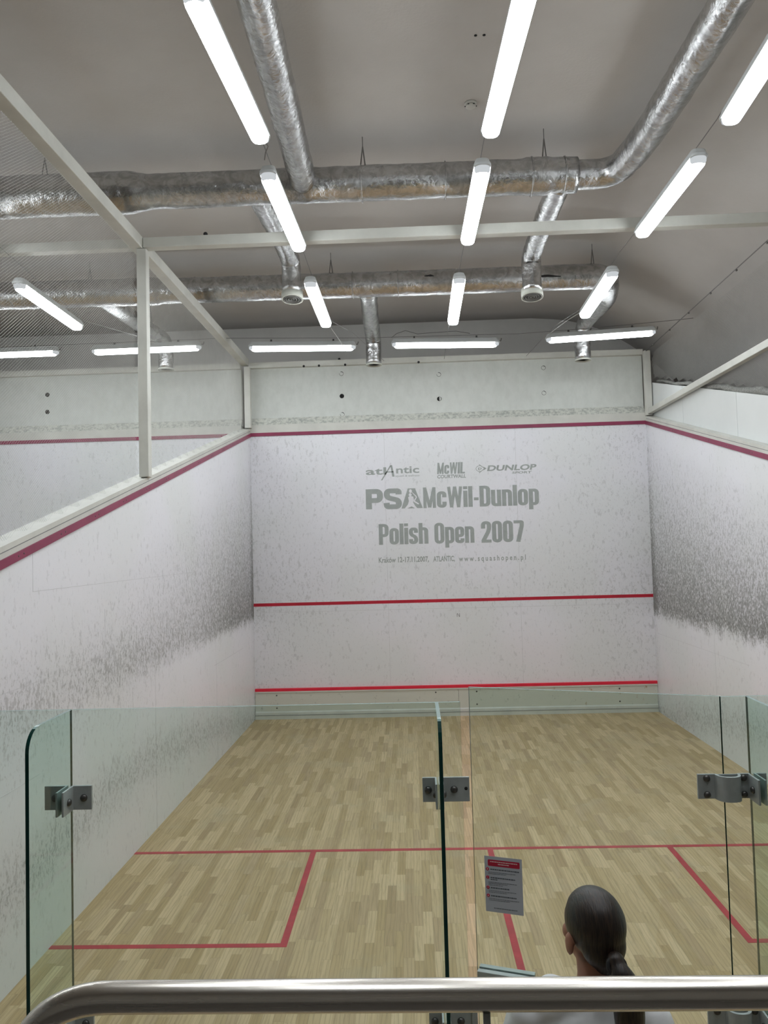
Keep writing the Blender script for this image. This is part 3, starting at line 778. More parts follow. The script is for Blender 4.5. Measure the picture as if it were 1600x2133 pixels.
lamp((1.66, 1.22, 5.735), (1.765, 2.83, 5.735), 'nearest tube lamp of the right row at the right photo edge')
lamp((1.685, 3.13, 5.655), (1.666, 4.66, 5.655), 'right row tube lamp whose lower end touches the cross beam')
lamp((1.547, 5.20, 5.50), (1.584, 6.75, 5.50), 'farthest tube lamp of the right row, beside the duct elbow')
used[0] = False; lamp0 = make_lamp('lamp_soft')
lamp((-2.885, 8.2, 5.64), (-1.33, 8.2, 5.60), 'left one of three crosswise tube lamps before the front wall')
lamp((-0.825, 8.2, 5.615), (0.714, 8.2, 5.575), 'middle one of three crosswise tube lamps before the front wall')
lamp((1.367, 8.2, 5.605), (2.923, 8.2, 5.66), 'right one of three crosswise tube lamps before the front wall')
used[0] = False; lamp0 = make_lamp()
lamp((-1.80, -0.95, 5.86), (-1.76, 0.6, 5.86), 'unseen tube lamp added to extend the left row above the glass wall, outside the photo')  # unseen row added over the glass to supply overhead light
lamp((0.16, -0.95, 5.86), (0.14, 0.6, 5.86), 'unseen tube lamp added to extend the middle row above the glass wall, outside the photo')
lamp((1.62, -0.95, 5.86), (1.69, 0.6, 5.86), 'unseen tube lamp added to extend the right row above the glass wall, outside the photo')
lamp((-0.95, -2.7, 5.86), (-0.95, -1.15, 5.86), 'left unseen tube lamp added above the gallery edge for light, outside the photo')  # pair added out of view to brighten the gallery side
lamp((0.75, -2.7, 5.86), (0.75, -1.15, 5.86), 'right unseen tube lamp added above the gallery edge for light, outside the photo')
g2 = 'tube lamps of the neighbouring court'
lamp((-5.179, 8.2, 5.668), (-3.563, 8.2, 5.68), 'crosswise tube lamp beyond the net, partly behind the white post', g2)
lamp((-7.30, 8.2, 5.68), (-5.653, 8.2, 5.68), 'crosswise tube lamp beyond the net at the left photo edge', g2)
lamp((-4.56, 4.87, 5.50), (-4.605, 6.47, 5.50), 'diagonal-looking tube lamp beyond the net below the far duct', g2)
for i, (x, ya) in enumerate(((-4.7, 1.3), (-4.7, 3.2), (-6.3, 3.2), (-6.3, 5.2), (-7.9, 3.2), (-7.9, 5.2))):
    if i in (0, ): continue
    lamp((x, ya-0.2, 5.655), (x, ya+1.4, 5.655), 'unseen tube lamp added over the neighbouring court for light outside the photo', g2)  # unseen lamps added to balance the light from next door

# suspension wires
def wire(name, pts, label, cat='wire', r=0.0035, m='wire', grp=None, sag=None):
    bb = bmesh.new(); tube(bb, pts, r, 6); return tag(new_obj(name, bb, m, smooth=True), label, cat, grp)
gw = 'lamp suspension wires'
for x0_, x1_, x2_, x3_, x4_, lab in ((-1.72, -1.66, -1.63, -1.60, -0.98, 'left'), (0.10, 0.02, 0.0, -0.03, 0.0, 'middle'), (1.66, 1.72, 1.665, 1.565, 1.33, 'right')):
    wire('suspension_wire', [(x0_-0.02, -1.0, 5.96), (x0_, 1.0, 5.85), (x1_, 2.9, 5.79), (x2_, 4.85, 5.70) if False else (x2_, 4.66, 5.725), (x3_, 5.0, 5.62), (x3_, 6.85, 5.60), (x3_*0.6+x4_*0.4, 8.1, 5.75), (x4_, 9.76, 5.745)], 'thin wire carrying the %s row of tube lamps' % lab, grp=gw)
wire('suspension_wire', [(-7.4, 8.2, 5.76), (-3.3, 8.2, 5.78), (-1.2, 8.2, 5.71), (1.0, 8.2, 5.69), (2.0, 8.2, 5.73), (3.2, 8.3, 5.83), (3.50, 8.33, 5.86)], 'wire crossing the court above the three crosswise tube lamps', grp=gw)
wire('suspension_wire', [(-4.55, 0.5, 5.9), (-4.55, 4.64, 5.72), (-4.60, 6.6, 5.61), (-4.2, 8.2, 5.76)], 'wire of the neighbouring court lamp beyond the net', grp=gw)
pts = [(3.22, 9.66, 5.73), (3.2, 5.3, 5.81), (3.18, 0.3, 5.86)]
cb = wire('net_cable', pts, 'dark cable with clips stretched along the sloping ceiling on the right', r=0.006)
bb = bmesh.new()
for k in range(12):
    t_ = (k+0.5)/12; p = Vector(pts[0]).lerp(Vector(pts[2]), t_); sphere(bb, p, 0.014, 8, 6)
new_obj('cable_clip', bb, 'wire', cb)
# loose power leads between lamps
gl_ = 'loose lamp leads'
wire('power_lead', [(-1.61, 6.80, 5.56), (-1.56, 7.1, 5.52), (-1.50, 7.6, 5.50), (-1.47, 7.95, 5.47), (-1.44, 8.12, 5.52), (-1.43, 8.18, 5.70)], 'white loose lead from left row lamp to crosswise lamp', 'cable', 0.004, 'cable', gl_)
wire('power_lead', [(1.57, 6.82, 5.56), (1.50, 7.3, 5.60), (1.46, 7.9, 5.66), (1.44, 8.17, 5.68)], 'white loose lead from right row lamp to crosswise lamp', 'cable', 0.004, 'cable', gl_)
wire('power_lead', [(-0.82, 8.2, 5.70), (-0.75, 8.22, 5.76), (-0.62, 8.22, 5.80), (-0.45, 8.2, 5.74), (-0.25, 8.2, 5.75), (0.1, 8.2, 5.76), (0.3, 8.2, 5.72)], 'grey lead looping over the middle crosswise lamp', 'cable', 0.004, 'wire', gl_)
wire('power_lead', [(-1.63, 2.83, 5.75), (-1.61, 2.88, 5.73), (-1.64, 2.93, 5.71), (-1.655, 2.965, 5.67)], 'short curled lead joining two left row lamps', 'cable', 0.005, 'wire', gl_)

# ------------------------------------------------------------ ducts
def duct_part(name, pts, r, root, fil=0.25, rough=0.006, seg=32, m='foil', radii=None):
    P = resample(fillet(pts, fil, 10) if len(pts) > 2 else pts, 0.04)
    if radii: 
        n = len(P); R = [radii(p) for p in P]
    else: R = r
    bb = bmesh.new(); tube(bb, P, R, seg, rough=rough)
    return part(name, bb, m, root, smooth=True)
def hanger(p, root, ztop=6.65, w=0.05, splay=0.0):
    bb = bmesh.new()
    tube(bb, [(p[0], p[1], ztop), (p[0], p[1], (ztop+p[2])/2+0.02)], 0.004, 6)
    for s in (-1, 1):
        tube(bb, [(p[0], p[1], (ztop+p[2])/2+0.05), (p[0]+s*w*0.5, p[1]+s*0.02, p[2]-0.02)], 0.006, 6)
    part('hanger', bb, 'wire', root)
def strap(c, r, axis, root):
    bb = bmesh.new(); P = []
    for k in range(33):
        a = 2*math.pi*k/32
        P.append((c[0], c[1]+r*math.cos(a), c[2]+r*math.sin(a)) if axis == 'x' else (c[0]+r*math.cos(a), c[1], c[2]+r*math.sin(a)))
    tube(bb, P, 0.007, 6, caps=False); part('strap', bb, 'foil', root)
def outlet(p, r, root):
    x, y, z = p; TM = Matrix.Translation(p) @ Matrix.Rotation(math.radians(-9), 4, 'X') @ Matrix.Translation((-x, -y, -z))
    c = bmesh.new(); lathe(c, [(r-0.004, 0.10), (r, 0.10), (r+0.003, 0.0), (r-0.012, 0.0), (r-0.02, 0.02)], (x, y, z), 'z', 32); bmesh.ops.transform(c, matrix=TM, verts=c.verts[:])
    col_ = part('outlet_collar', c, 'collar', root)
    g = bmesh.new()
    for rr in (r-0.016, r*0.68, r*0.45, r*0.22):
        lathe(g, [(rr, 0.012), (rr+0.002, 0.0), (rr-0.012, -0.004), (rr-0.014, 0.012)], (x, y, z), 'z', 28)
    bmesh.ops.transform(g, matrix=TM, verts=g.verts[:]); part('grille', g, 'grille', root)

d1 = empty('ventilation_duct', (-1, 4.52, 6.2)); tag(d1, 'near foil-wrapped ventilation duct crossing overhead with two long branches toward the viewer', 'duct')
def r1(p):
    if p.x < -3.25: return 0.196
    if p.x < -3.05: return 0.196-0.034*(p.x+3.25)/0.2
    if 0.55 < p.x < 0.80: return 0.172
    return 0.162
duct_part('main_duct', [(-9.4, 4.46, 6.2), (-3.2, 4.50, 6.2), (1.05, 4.53, 6.2)], 0.162, d1, radii=r1)
duct_part('branch', [(0.98, 4.53, 6.2), (1.42, 4.53, 6.2), (1.52, 3.9, 6.2), (1.56, 2.2, 6.2), (1.62, -1.5, 6.2), (1.62, -5.8, 6.2)], 0.135, d1, fil=0.3)
duct_part('branch', [(-1.555, 4.50, 6.2), (-1.53, 3.3, 6.2), (-1.51, 2.0, 6.2), (-1.46, -1.5, 6.2), (-1.42, -5.8, 6.2)], 0.125, d1)
zo = 5.70
duct_part('dropper', [(-2.02, 4.56, 6.17), (-1.97, 5.7, 6.17), (-1.96, 6.26, 6.14), (-1.957, 6.3, 5.95), (-1.957, 6.285, zo+0.07)], 0.113, d1, fil=0.22)
duct_part('dropper', [(0.90, 4.56, 6.15), (0.89, 5.7, 6.13), (0.886, 6.26, 6.10), (0.886, 6.3, 5.9), (0.886, 6.285, 5.67)], 0.113, d1, fil=0.22)
outlet((-1.957, 6.3, zo-0.02), 0.126, d1); outlet((0.886, 6.3, 5.60), 0.126, d1)
for x in (-4.085, -0.982, 0.75): hanger((x, 4.5, 6.2+(0.19 if x < -3 else 0.155)), d1)
for x in (-0.2, 0.93, -1.0, 0.62): strap((x, 4.525, 6.2), 0.168 if x != 0.62 else 0.176, 'x', d1)

d2 = empty('ventilation_duct', (-1, 7.4, 6.2)); tag(d2, 'far foil-wrapped ventilation duct overhead with three short droppers near the front wall', 'duct')
duct_part('main_duct', [(-9.4, 7.2, 6.2), (-3.1, 7.35, 6.2), (-0.2, 7.40, 6.2), (2.05, 7.40, 6.2), (2.20, 8.0, 6.10), (2.10, 9.0, 6.02), (2.08, 9.06, 5.8), (2.08, 9.06, 5.49)], 0.165, d2, fil=0.24,
          radii=lambda p: 0.165+0.015*(p.x < -3.9) if p.y < 7.7 else max(0.118, 0.165-0.05*(p.y-7.7)/0.9))
duct_part('dropper', [(-1.10, 7.42, 6.15), (-1.12, 8.3, 6.02), (-1.12, 9.02, 5.94), (-1.12, 9.06, 5.78), (-1.12, 9.06, 5.53)], 0.118, d2, fil=0.2)
duct_part('dropper', [(-4.68, 7.36, 6.15), (-4.55, 8.2, 6.10), (-4.38, 9.0, 6.02), (-4.36, 9.06, 5.85), (-4.36, 9.06, 5.57)], 0.118, d2, fil=0.22)
for x, z in ((2.08, 5.47), (-1.12, 5.51), (-4.36, 5.55)):
    bb = bmesh.new(); lathe(bb, [(0.122, 0.02), (0.122, 0.0), (0.095, 0.0), (0.09, 0.02)], (x, 9.06, z), 'z', 28); part('outlet_ring', bb, 'collar', d2)
for x in (-1.589, 1.871, -4.846): hanger((x, 7.38, 6.36), d2)
hanger((-4.45, 8.6, 6.16), d2)
for x in (-3.4, -1.3, -0.7, -5.3): strap((x, 7.36+0.012*(x+3), 6.2), 0.172 if x > -4 else 0.186, 'x', d2)
# tears in the foil
for nm, root, pts in (('tear', d2, [(1.10, 7.235, 6.17), (1.25, 7.232, 6.175), (1.42, 7.232, 6.16)]), ('tear', d2, [(-0.35, 7.24, 6.235), (-0.27, 7.238, 6.24), (-0.22, 7.24, 6.23)])):
    bb = bmesh.new(); tube(bb, pts, [0.008, 0.016, 0.004], 8); part(nm, bb, 'black', root)

# smoke detector
sd = empty('smoke_detector', (0.02, 4.01, 6.65)); tag(sd, 'small round smoke detector on the ceiling left of the middle lamp', 'smoke detector')
bb = bmesh.new(); lathe(bb, [(0.055, 0.0), (0.055, -0.015), (0.05, -0.02)], (0, 0, 0), 'z', 24); new_obj('base', bb, 'smoke', sd)
bb = bmesh.new(); lathe(bb, [(0.046, -0.02), (0.046, -0.04), (0.03, -0.05)], (0, 0, 0), 'z', 24); new_obj('head', bb, 'smoke', sd)
bb = bmesh.new()
for k in range(6):
    a = k*math.pi/3; box(bb, 0.047*math.cos(a)-0.008, 0.047*math.cos(a)+0.008, 0.047*math.sin(a)-0.004, 0.047*math.sin(a)+0.004, -0.034, -0.028)
new_obj('vent_slot', bb, 'black', sd)

# squash balls left on ledges
def ball(p, label):
    bb = bmesh.new(); sphere(bb, p, 0.022, 20, 12); tag(new_obj('squash_ball', bb, 'black', smooth=True), label, 'ball', 'stray squash balls')
ball((-3.215, 4.86, zline(4.86)+0.135+0.02), 'black squash ball on the left wall capping against the frame post')
ball((-2.58, 4.74, 5.84+0.022), 'black squash ball lying on the overhead cross beam at left')
ball((-1.72, 9.81, 5.79+0.022), 'black squash ball on the front top rail above the left crosswise lamp')
bb = bmesh.new()
for x in (-2.3, -2.05, -1.62, -0.42): sphere(bb, (x, 9.752, 5.703), 0.020, 12, 8)
new_obj('dark_spot', bb, 'black', bpy.data.objects['trim_8'])  # black balls standing for dark spots under the top rail

# ------------------------------------------------------------ glass back wall
def glass_box(name, x0, x1, y0, y1, z0, z1, root, thin='y'):
    bb = bmesh.new(); fs = box(bb, x0, x1, y0, y1, z0, z1)
    for f in fs:
        f.normal_update(); n = f.normal
        big = abs(n.y) > 0.5 if thin == 'y' else abs(n.x) > 0.5
        f.material_index = 0 if big else (2 if abs(n.z) > 0.5 else 1)
    return new_obj(name, bb, ['glass', 'glass_edge', 'glass_top'], root)
FINX = (-1.863, -0.549, 0.532)
PN = [0]
def pane(x0, x1, label):
    bb = bmesh.new(); fs = box(bb, x0, x1, 0.0, 0.012, 0.0, GT)
    for f in fs:
        f.normal_update(); f.material_index = 0 if abs(f.normal.y) > 0.5 else (2 if abs(f.normal.z) > 0.5 else 1)
    PN[0] += 1; tag(new_obj('window_%d' % PN[0], bb, ['glass', 'glass_edge', 'glass_top']), label, kind='structure')
pane(-3.195, FINX[0]-0.001, 'clear glass back wall panel at far left, behind the left fin')
pane(FINX[0]+0.001, -0.466, 'clear glass back wall panel between the left and middle fins')
pane(0.441, FINX[2]-0.001, 'narrow strip of clear glass between door hinge and right fin')
pane(FINX[2]+0.001, 3.195, 'clear glass back wall panel right of the right fin')
def fin(x, label):
    bb = bmesh.new(); r = 0.075; D = 0.315
    pts = [(-0.001, 0.0), (-0.001, GT)]
    for k in range(9):
        a = math.radians(90-90*k/8); pts.append((-D+r-r*math.cos(math.radians(90*0))*0-r*math.cos(a)*1+0, GT-r+r*math.sin(a)))
    pts = [(-0.001, 0.0), (-0.001, GT)]+[(-D+r-r*math.sin(math.radians(90*k/8)), GT-r+r*math.cos(math.radians(90*k/8))) for k in range(9)]+[(-D, 0.0)]
    fs = prism(bb, pts, 'x', x-0.006, x+0.006)
    for f in fs:
        f.normal_update(); n = f.normal
        f.material_index = 0 if abs(n.x) > 0.5 or n.y > 0.9 else (2 if n.z > 0.9 else 1)
    tag(new_obj('glass_fin', bb, ['glass', 'glass_edge', 'glass_top']), label, 'glass fin', 'upright glass fins bracing the back wall')
fin(FINX[0], 'upright glass fin with rounded top corner at left')
fin(FINX[1], 'upright glass fin seen edge-on, beside the warm gap of the door')
fin(FINX[2], 'upright glass fin at the right photo edge beside the hinge')

# clamps
def dome(bm, c, axis, s=1, r=0.013):
    prof_ = [(r, 0.0), (r*0.95, s*0.004), (r*0.7, s*0.008), (r*0.3, s*0.010)]
    lathe(bm, prof_, c, axis, 14)
def clamp(x, zc, wl, wr, label, hole=False, strip=False):
    root = empty('glass_clamp', (x, -0.006, zc)); tag(root, label, 'glass clamp', 'grey steel clamps joining fins and glass')
    hh = 0.042; t_ = 0.006
    for s, w in ((-1, wl), (1, wr)):
        bb = bmesh.new(); a, b_ = sorted((s*0.0075, s*w))
        box(bb, a, b_, -t_, 0.004, -hh, hh, bev=0.0012)
        a, b_ = sorted((s*0.0075, s*0.0145))
        box(bb, a, b_, -0.085, -t_+0.002, -hh, hh, bev=0.0012)
        new_obj('angle_plate', bb, 'clamp', root)
        bb = bmesh.new(); dome(bb, (s*min(0.052, w*0.66), -t_, 0.0), 'y', -1); new_obj('bolt', bb, 'bolt', root, True)
        bb = bmesh.new(); dome(bb, (s*0.0145, -0.045, -0.004), 'x', s); new_obj('bolt', bb, 'bolt', root, True)
    if hole:
        bb = bmesh.new(); lathe(bb, [(0.006, -t_-0.0006), (0.006, -t_+0.001)], (0.094, 0, 0.003), 'y', 14); new_obj('screw_hole', bb, 'hole', root)
    if strip:
        bb = bmesh.new(); box(bb, wr-0.018, wr+0.001, -0.018, -t_, -hh-0.05, hh-0.002, bev=0.001); new_obj('stop_plate', bb, 'clamp', root)
    return root
clamp(FINX[0], 1.842, 0.090, 0.080, 'upper grey clamp on the left glass fin')
clamp(FINX[0], 1.062, 0.092, 0.080, 'lower grey clamp on the left glass fin, under the handrail')
clamp(FINX[1], 1.850, 0.058, 0.106, 'upper grey clamp on the middle fin with a small black screw hole', hole=True)
clamp(FINX[1], 1.062, 0.058, 0.108, 'lower grey clamp on the middle fin, under the handrail', strip=True)
def hinge(zc, label):
    root = empty('door_hinge', (0.446, -0.006, zc)); tag(root, label, 'hinge', 'grey steel pivot hinges at the right door edge')
    hh = 0.042; t_ = 0.006
    bb = bmesh.new(); box(bb, -0.101, -0.040, -t_, 0.003, -hh, hh, bev=0.0012); new_obj('door_plate', bb, 'clamp', root)
    bb = bmesh.new(); box(bb, 0.040, 0.080, -t_, 0.003, -hh, hh, bev=0.0012)
    box(bb, 0.0715, 0.0785, -0.085, -t_+0.002, -hh, hh, bev=0.0012); new_obj('fin_plate', bb, 'clamp', root)
    bb = bmesh.new(); box(bb, 0.0935, 0.135, -t_, 0.003, -hh, hh, bev=0.0012)
    box(bb, 0.0935, 0.1005, -0.085, -t_+0.002, -hh, hh, bev=0.0012); new_obj('fin_plate', bb, 'clamp', root)
    # U shaped pivot sleeve
    U = [(-0.044, 0.0), (-0.040, -0.028), (-0.026, -0.046), (0.0, -0.052), (0.026, -0.046), (0.040, -0.028), (0.044, 0.0)]
    Uo = [Vector((a, b_, 0)) for a, b_ in U]; Uo = fillet(Uo, 0.02, 4)
    Ui = [Vector((p.x*0.80, p.y*0.80, 0)) for p in Uo]
    bb = bmesh.new(); n = len(Uo)
    for i in range(n-1):
        q = [(Uo[i].x, Uo[i].y), (Uo[i+1].x, Uo[i+1].y), (Ui[i+1].x, Ui[i+1].y), (Ui[i].x, Ui[i].y)]
        prism(bb, q, 'z', -hh, hh)
    box(bb, -0.044, 0.044, -0.004, 0.002, -hh, hh-0.002)
    new_obj('pivot_sleeve', bb, 'clamp', root)
    for bx, bz in ((-0.070, 0.028), (-0.070, -0.028), (0.056, 0.028), (0.056, -0.028)):
        bb = bmesh.new(); dome(bb, (bx, -t_, bz), 'y', -1, 0.012); new_obj('bolt', bb, 'bolt', root, True)
    bb = bmesh.new(); dome(bb, (0.0715, -0.045, -0.002), 'x', -1, 0.012); new_obj('bolt', bb, 'bolt', root, True)
hinge(1.846, 'upper grey pivot hinge at the right edge of the glass door')
hinge(1.062, 'lower grey pivot hinge at the right door edge, under the handrail')

# open glass door: hinge at x=.446, swung into the court. local x runs from the hinge along the door
door = empty('door_1', (0.444, 0.012, 0.0), math.pi-math.radians(17.9)); door['kind'] = 'structure'; door['label'] = 'clear glass court door standing ajar into the court'
glass_box('door_pane', 0.003, 0.902, -0.006, 0.006, 0.02, GT, door)
lk = new_obj('lock_case', B(0.685, 0.897, 0.006, 0.030, 1.00, 1.085, bev=0.002), 'clamp', door)
new_obj('lock_case', B(0.685, 0.897, -0.030, -0.006, 1.00, 1.085, bev=0.002), 'clamp', door)
bb = bmesh.new(); box(bb, 0.69, 0.895, 0.030, 0.042, 1.03, 1.045, bev=0.003); new_obj('handle', bb, 'handle', lk)

# notice taped to the camera side of the door (local +y faces the gallery)
nt = empty('notice', (0.0, 0.0, 0.0)); nt.parent = None
nt.matrix_world = door.matrix_basis.copy()
nt.location = door.location; nt.rotation_euler = door.rotation_euler
tag(nt, 'white paper notice with red header taped to the glass door', 'notice')
NY = 0.0068
def nb(name, u0, u1, z0, z1, m, d=0.0, mats=None):
    return new_obj(name, B(u0, u1, NY+d, NY+d+0.0004, z0, z1), m, nt)
nb('sheet', 0.716, 0.860, 1.304, 1.512, 'paper')
bb = bmesh.new()
pts = stadium(0.122, 0.024, 3, 0.004); prism(bb, [(0.786+a, 1.4875+b_) for a, b_ in pts], 'y', NY+0.0004, NY+0.0008)
new_obj('header_band', bb, 'ink_red', nt)
def small_text(txt, u_left, u_right, z, h, bold=0.0):
    b_ = font_bm(txt, -1, 1, 0, 1, bold=bold)
    for v in b_.verts:
        u = (v.co.x+1)/2; zz = v.co.z
        v.co = Vector((u_left+(u_right-u_left)*u, NY+0.0011, z+zz*h))
    return b_
def T(name, txt, ul, ur, z, h, m, bold=0.0): return new_obj(name, small_text(txt, ul, ur, z, h, bold), m, nt)
# the header and the lines are too small to read in the photograph: rows of short dashes stand for them
def dashes(name, ul, ur, z, h, m, seed):
    rnd = random.Random(seed); bb = bmesh.new(); u = ul
    while u > ur:
        w = min(rnd.uniform(0.003, 0.011), u-ur); 
        if w > 0.0008: box(bb, u-w, u, NY+0.0008, NY+0.0011, z, z+h)
        u -= w+0.0014
    return new_obj(name, bb, m, nt)
dashes('header_text', 0.838, 0.734, 1.4905, 0.0032, 'ink_white', 1); dashes('header_text', 0.808, 0.766, 1.4825, 0.0032, 'ink_white', 2)
for i, z in enumerate((1.463, 1.432, 1.394, 1.364)):
    bb = bmesh.new(); lathe(bb, [(0.0062, NY+0.0004), (0.0062, NY+0.0009)], (0.849, 0, z), 'y', 20); new_obj('number_disc', bb, 'ink_red', nt)
    T('number', '1234'[i], 0.8508, 0.8475, z-0.0028, 0.0056, 'ink_white', 0.02)
    dashes('heading_text', 0.838, (0.728, 0.743, 0.766, 0.741)[i], z-0.0018, 0.0042, 'ink', 10+i)
    if i == 1: dashes('heading_text', 0.838, 0.812, z-0.0085, 0.0036, 'ink', 30)
    for k in range(3 if i == 1 else 2):
        dashes('body_text', 0.846, (0.742, 0.738, 0.740, 0.731)[i]+0.018*(k > 0)*(1+k), z-0.0115-0.0055*k-(0.006 if i == 1 else 0), 0.0016, 'ink', 50+5*i+k)
dashes('footer_text', 0.828, 0.738, 1.318, 0.0026, 'ink', 90)

# ------------------------------------------------------------ handrail
rail = empty('handrail', (-0.6, -1.65, 1.05)); tag(rail, 'brushed stainless steel gallery handrail with bent down left end', 'handrail')
bb = bmesh.new()
P = resample(fillet([(3.5, -1.65, 2.072), (-1.205, -1.65, 2.072), (-1.235, -1.65, 1.05)], 0.14, 14), 0.1)
tube(bb, P, 0.0213, 32); part('top_rail', bb, 'steel', rail, smooth=True)
for x in (-0.536, 0.16, 0.86, 1.6, 2.3, 3.0):
    bb = bmesh.new(); tube(bb, [(x, -1.66, 1.05), (x, -1.66, 2.053)], 0.0052, 10); part('baluster', bb, 'clamp', rail, smooth=True)
bb = bmesh.new(); tube(bb, [(3.48, -1.65, 2.06), (3.48, -1.65, 1.05)], 0.02, 20); part('end_post', bb, 'steel', rail, smooth=True)
structure('trim_30', B(-9.7, 5.0, -1.745, -1.56, 0.98, 1.05), 'gallery', 'edge nosing of the gallery floor')

# ------------------------------------------------------------ person
PX, PY = -0.150, -0.575
def remeshed(name, bm, m, parent, vox=0.007, smooth=3):
    o = new_obj(name, bm, m, parent, True)
    r = o.modifiers.new('r', 'REMESH'); r.mode = 'VOXEL'; r.voxel_size = vox; r.use_smooth_shade = True
    if smooth:
        s = o.modifiers.new('s', 'SMOOTH'); s.iterations = smooth; s.factor = 0.5
    return o
def limb(bm, pts, rad, sq=None, seg=20):
    P = [Vector(p) for p in pts]
    tube(bm, P, list(rad), seg, squash=sq)
    for p, r in zip(P, rad):
        if sq: sphere(bm, p, r, 20, 12, 0, sq[0], sq[1], sq[2])
        else: sphere(bm, p, r, 20, 12)
def ellipse_loft(bm, secs, seg=32):
    """secs: (cx, cy, z, rx, ry)"""
    rings = []
    for cx, cy, z, rx, ry in secs:
        rings.append([bm.verts.new((cx+rx*math.cos(2*math.pi*k/seg), cy+ry*math.sin(2*math.pi*k/seg), z)) for k in range(seg)])
    for a, b in zip(rings, rings[1:]):
        for k in range(seg): bm.faces.new((a[k], a[(k+1) % seg], b[(k+1) % seg], b[k]))
    bm.faces.new(rings[0][::-1]); bm.faces.new(rings[-1])
person = empty('person', (PX, PY, 0.0)); tag(person, 'person with dark ponytail in white t-shirt seen from behind, facing the court', 'person')
body = bmesh.new()
TX = -0.022          # shoulders sit a little left of the head
# trunk
ellipse_loft(body, [(0, 0, 0.80, 0.150, 0.105), (0, 0.0, 0.90, 0.165, 0.115), (0, 0, 1.00, 0.140, 0.10), (TX*.5, 0, 1.10, 0.122, 0.088), (TX*.8, 0, 1.22, 0.140, 0.10),
                    (TX, 0, 1.33, 0.155, 0.105), (TX, -0.005, 1.40, 0.150, 0.085), (TX, -0.008, 1.435, 0.11, 0.065), (TX*.5, -0.005, 1.455, 0.065, 0.056)])
for s, hz in ((-1, 0.03), (1, 0)):
    limb(body, [(TX+s*0.04, -0.008, 1.43+hz*.5), (TX+s*0.10, -0.008, 1.425+hz), (TX+s*0.150, -0.005, 1.395+hz)], [0.055, 0.05, 0.052])
# neck
ellipse_loft(body, [(TX*.5, -0.005, 1.42, 0.070, 0.062), (-0.005, -0.005, 1.46, 0.054, 0.055), (0, 0.0, 1.52, 0.050, 0.052), (0.0, 0.012, 1.57, 0.050, 0.054)])
# head (turned a little to the left), built in its own frame then rotated
hd = bmesh.new(); HC = Vector((0, 0.018, 1.635))
sphere(hd, HC+Vector((0, -0.006, 0.020)), 0.080, 32, 20, 0, 0.90, 1.16, 1.03)      # skull
sphere(hd, HC+Vector((0, 0.030, -0.045)), 0.058, 28, 18, 0, 0.92, 1.0, 1.12)      # jaw
sphere(hd, HC+Vector((0, 0.068, -0.088)), 0.022, 16, 10)                            # chin
limb(hd, [HC+Vector((0, 0.085, 0.005)), HC+Vector((0, 0.104, -0.030))], [0.008, 0.013])  # nose
sphere(hd, HC+Vector((0, 0.088, -0.058)), 0.016, 16, 10, 0, 1.2, 0.7, 0.55)
for s in (-1, 1):
    sphere(hd, HC+Vector((s*0.036, 0.062, -0.025)), 0.026, 16, 10)                  # cheek
    sphere(hd, HC+Vector((s*0.076, -0.004, -0.030)), 0.030, 18, 12, 0, 0.32, 0.65, 1.0)   # ear
    limb(hd, [HC+Vector((s*0.018, 0.085, 0.018)), HC+Vector((s*0.045, 0.072, 0.018))], [0.008, 0.007])  # brow
TURN = Matrix.Translation(HC) @ Matrix.Rotation(math.radians(16), 4, 'Z') @ Matrix.Rotation(math.radians(-4), 4, 'X') @ Matrix.Translation(-HC)
bmesh.ops.transform(hd, matrix=TURN, verts=hd.verts[:])
join_bm(body, hd)
def hand(bm, wrist, d, nrm, side):
    """d: direction of the fingers, nrm: palm normal, side: +1 thumb towards cross"""
    d = Vector(d).normalized(); n = Vector(nrm).normalized(); c = d.cross(n).normalized()*side; W = Vector(wrist)
    m = Matrix(((c.x, d.x, n.x, W.x), (c.y, d.y, n.y, W.y), (c.z, d.z, n.z, W.z), (0, 0, 0, 1)))
    b = bmesh.new()
    sphere(b, (0, 0.045, 0), 0.045, 18, 12, 0, 0.88, 1.05, 0.33)
    for i, (x, L) in enumerate(((-0.029, 0.058), (-0.010, 0.072), (0.010, 0.078), (0.029, 0.070))):
        y0 = 0.078 if i else 0.070
        limb(b, [(x*0.8, y0-0.02, 0), (x, y0+L*0.35, 0.002), (x*1.03, y0+L*0.68, 0.012), (x*1.02, y0+L*0.88, 0.026)], [0.0095, 0.0088, 0.008, 0.007], seg=10)
    limb(b, [(0.020, 0.015, 0.004), (0.048, 0.042, 0.012), (0.056, 0.068, 0.020), (0.055, 0.088, 0.026)], [0.013, 0.012, 0.010, 0.008], seg=10)
    bmesh.ops.transform(b, matrix=m, verts=b.verts[:]); join_bm(bm, b)
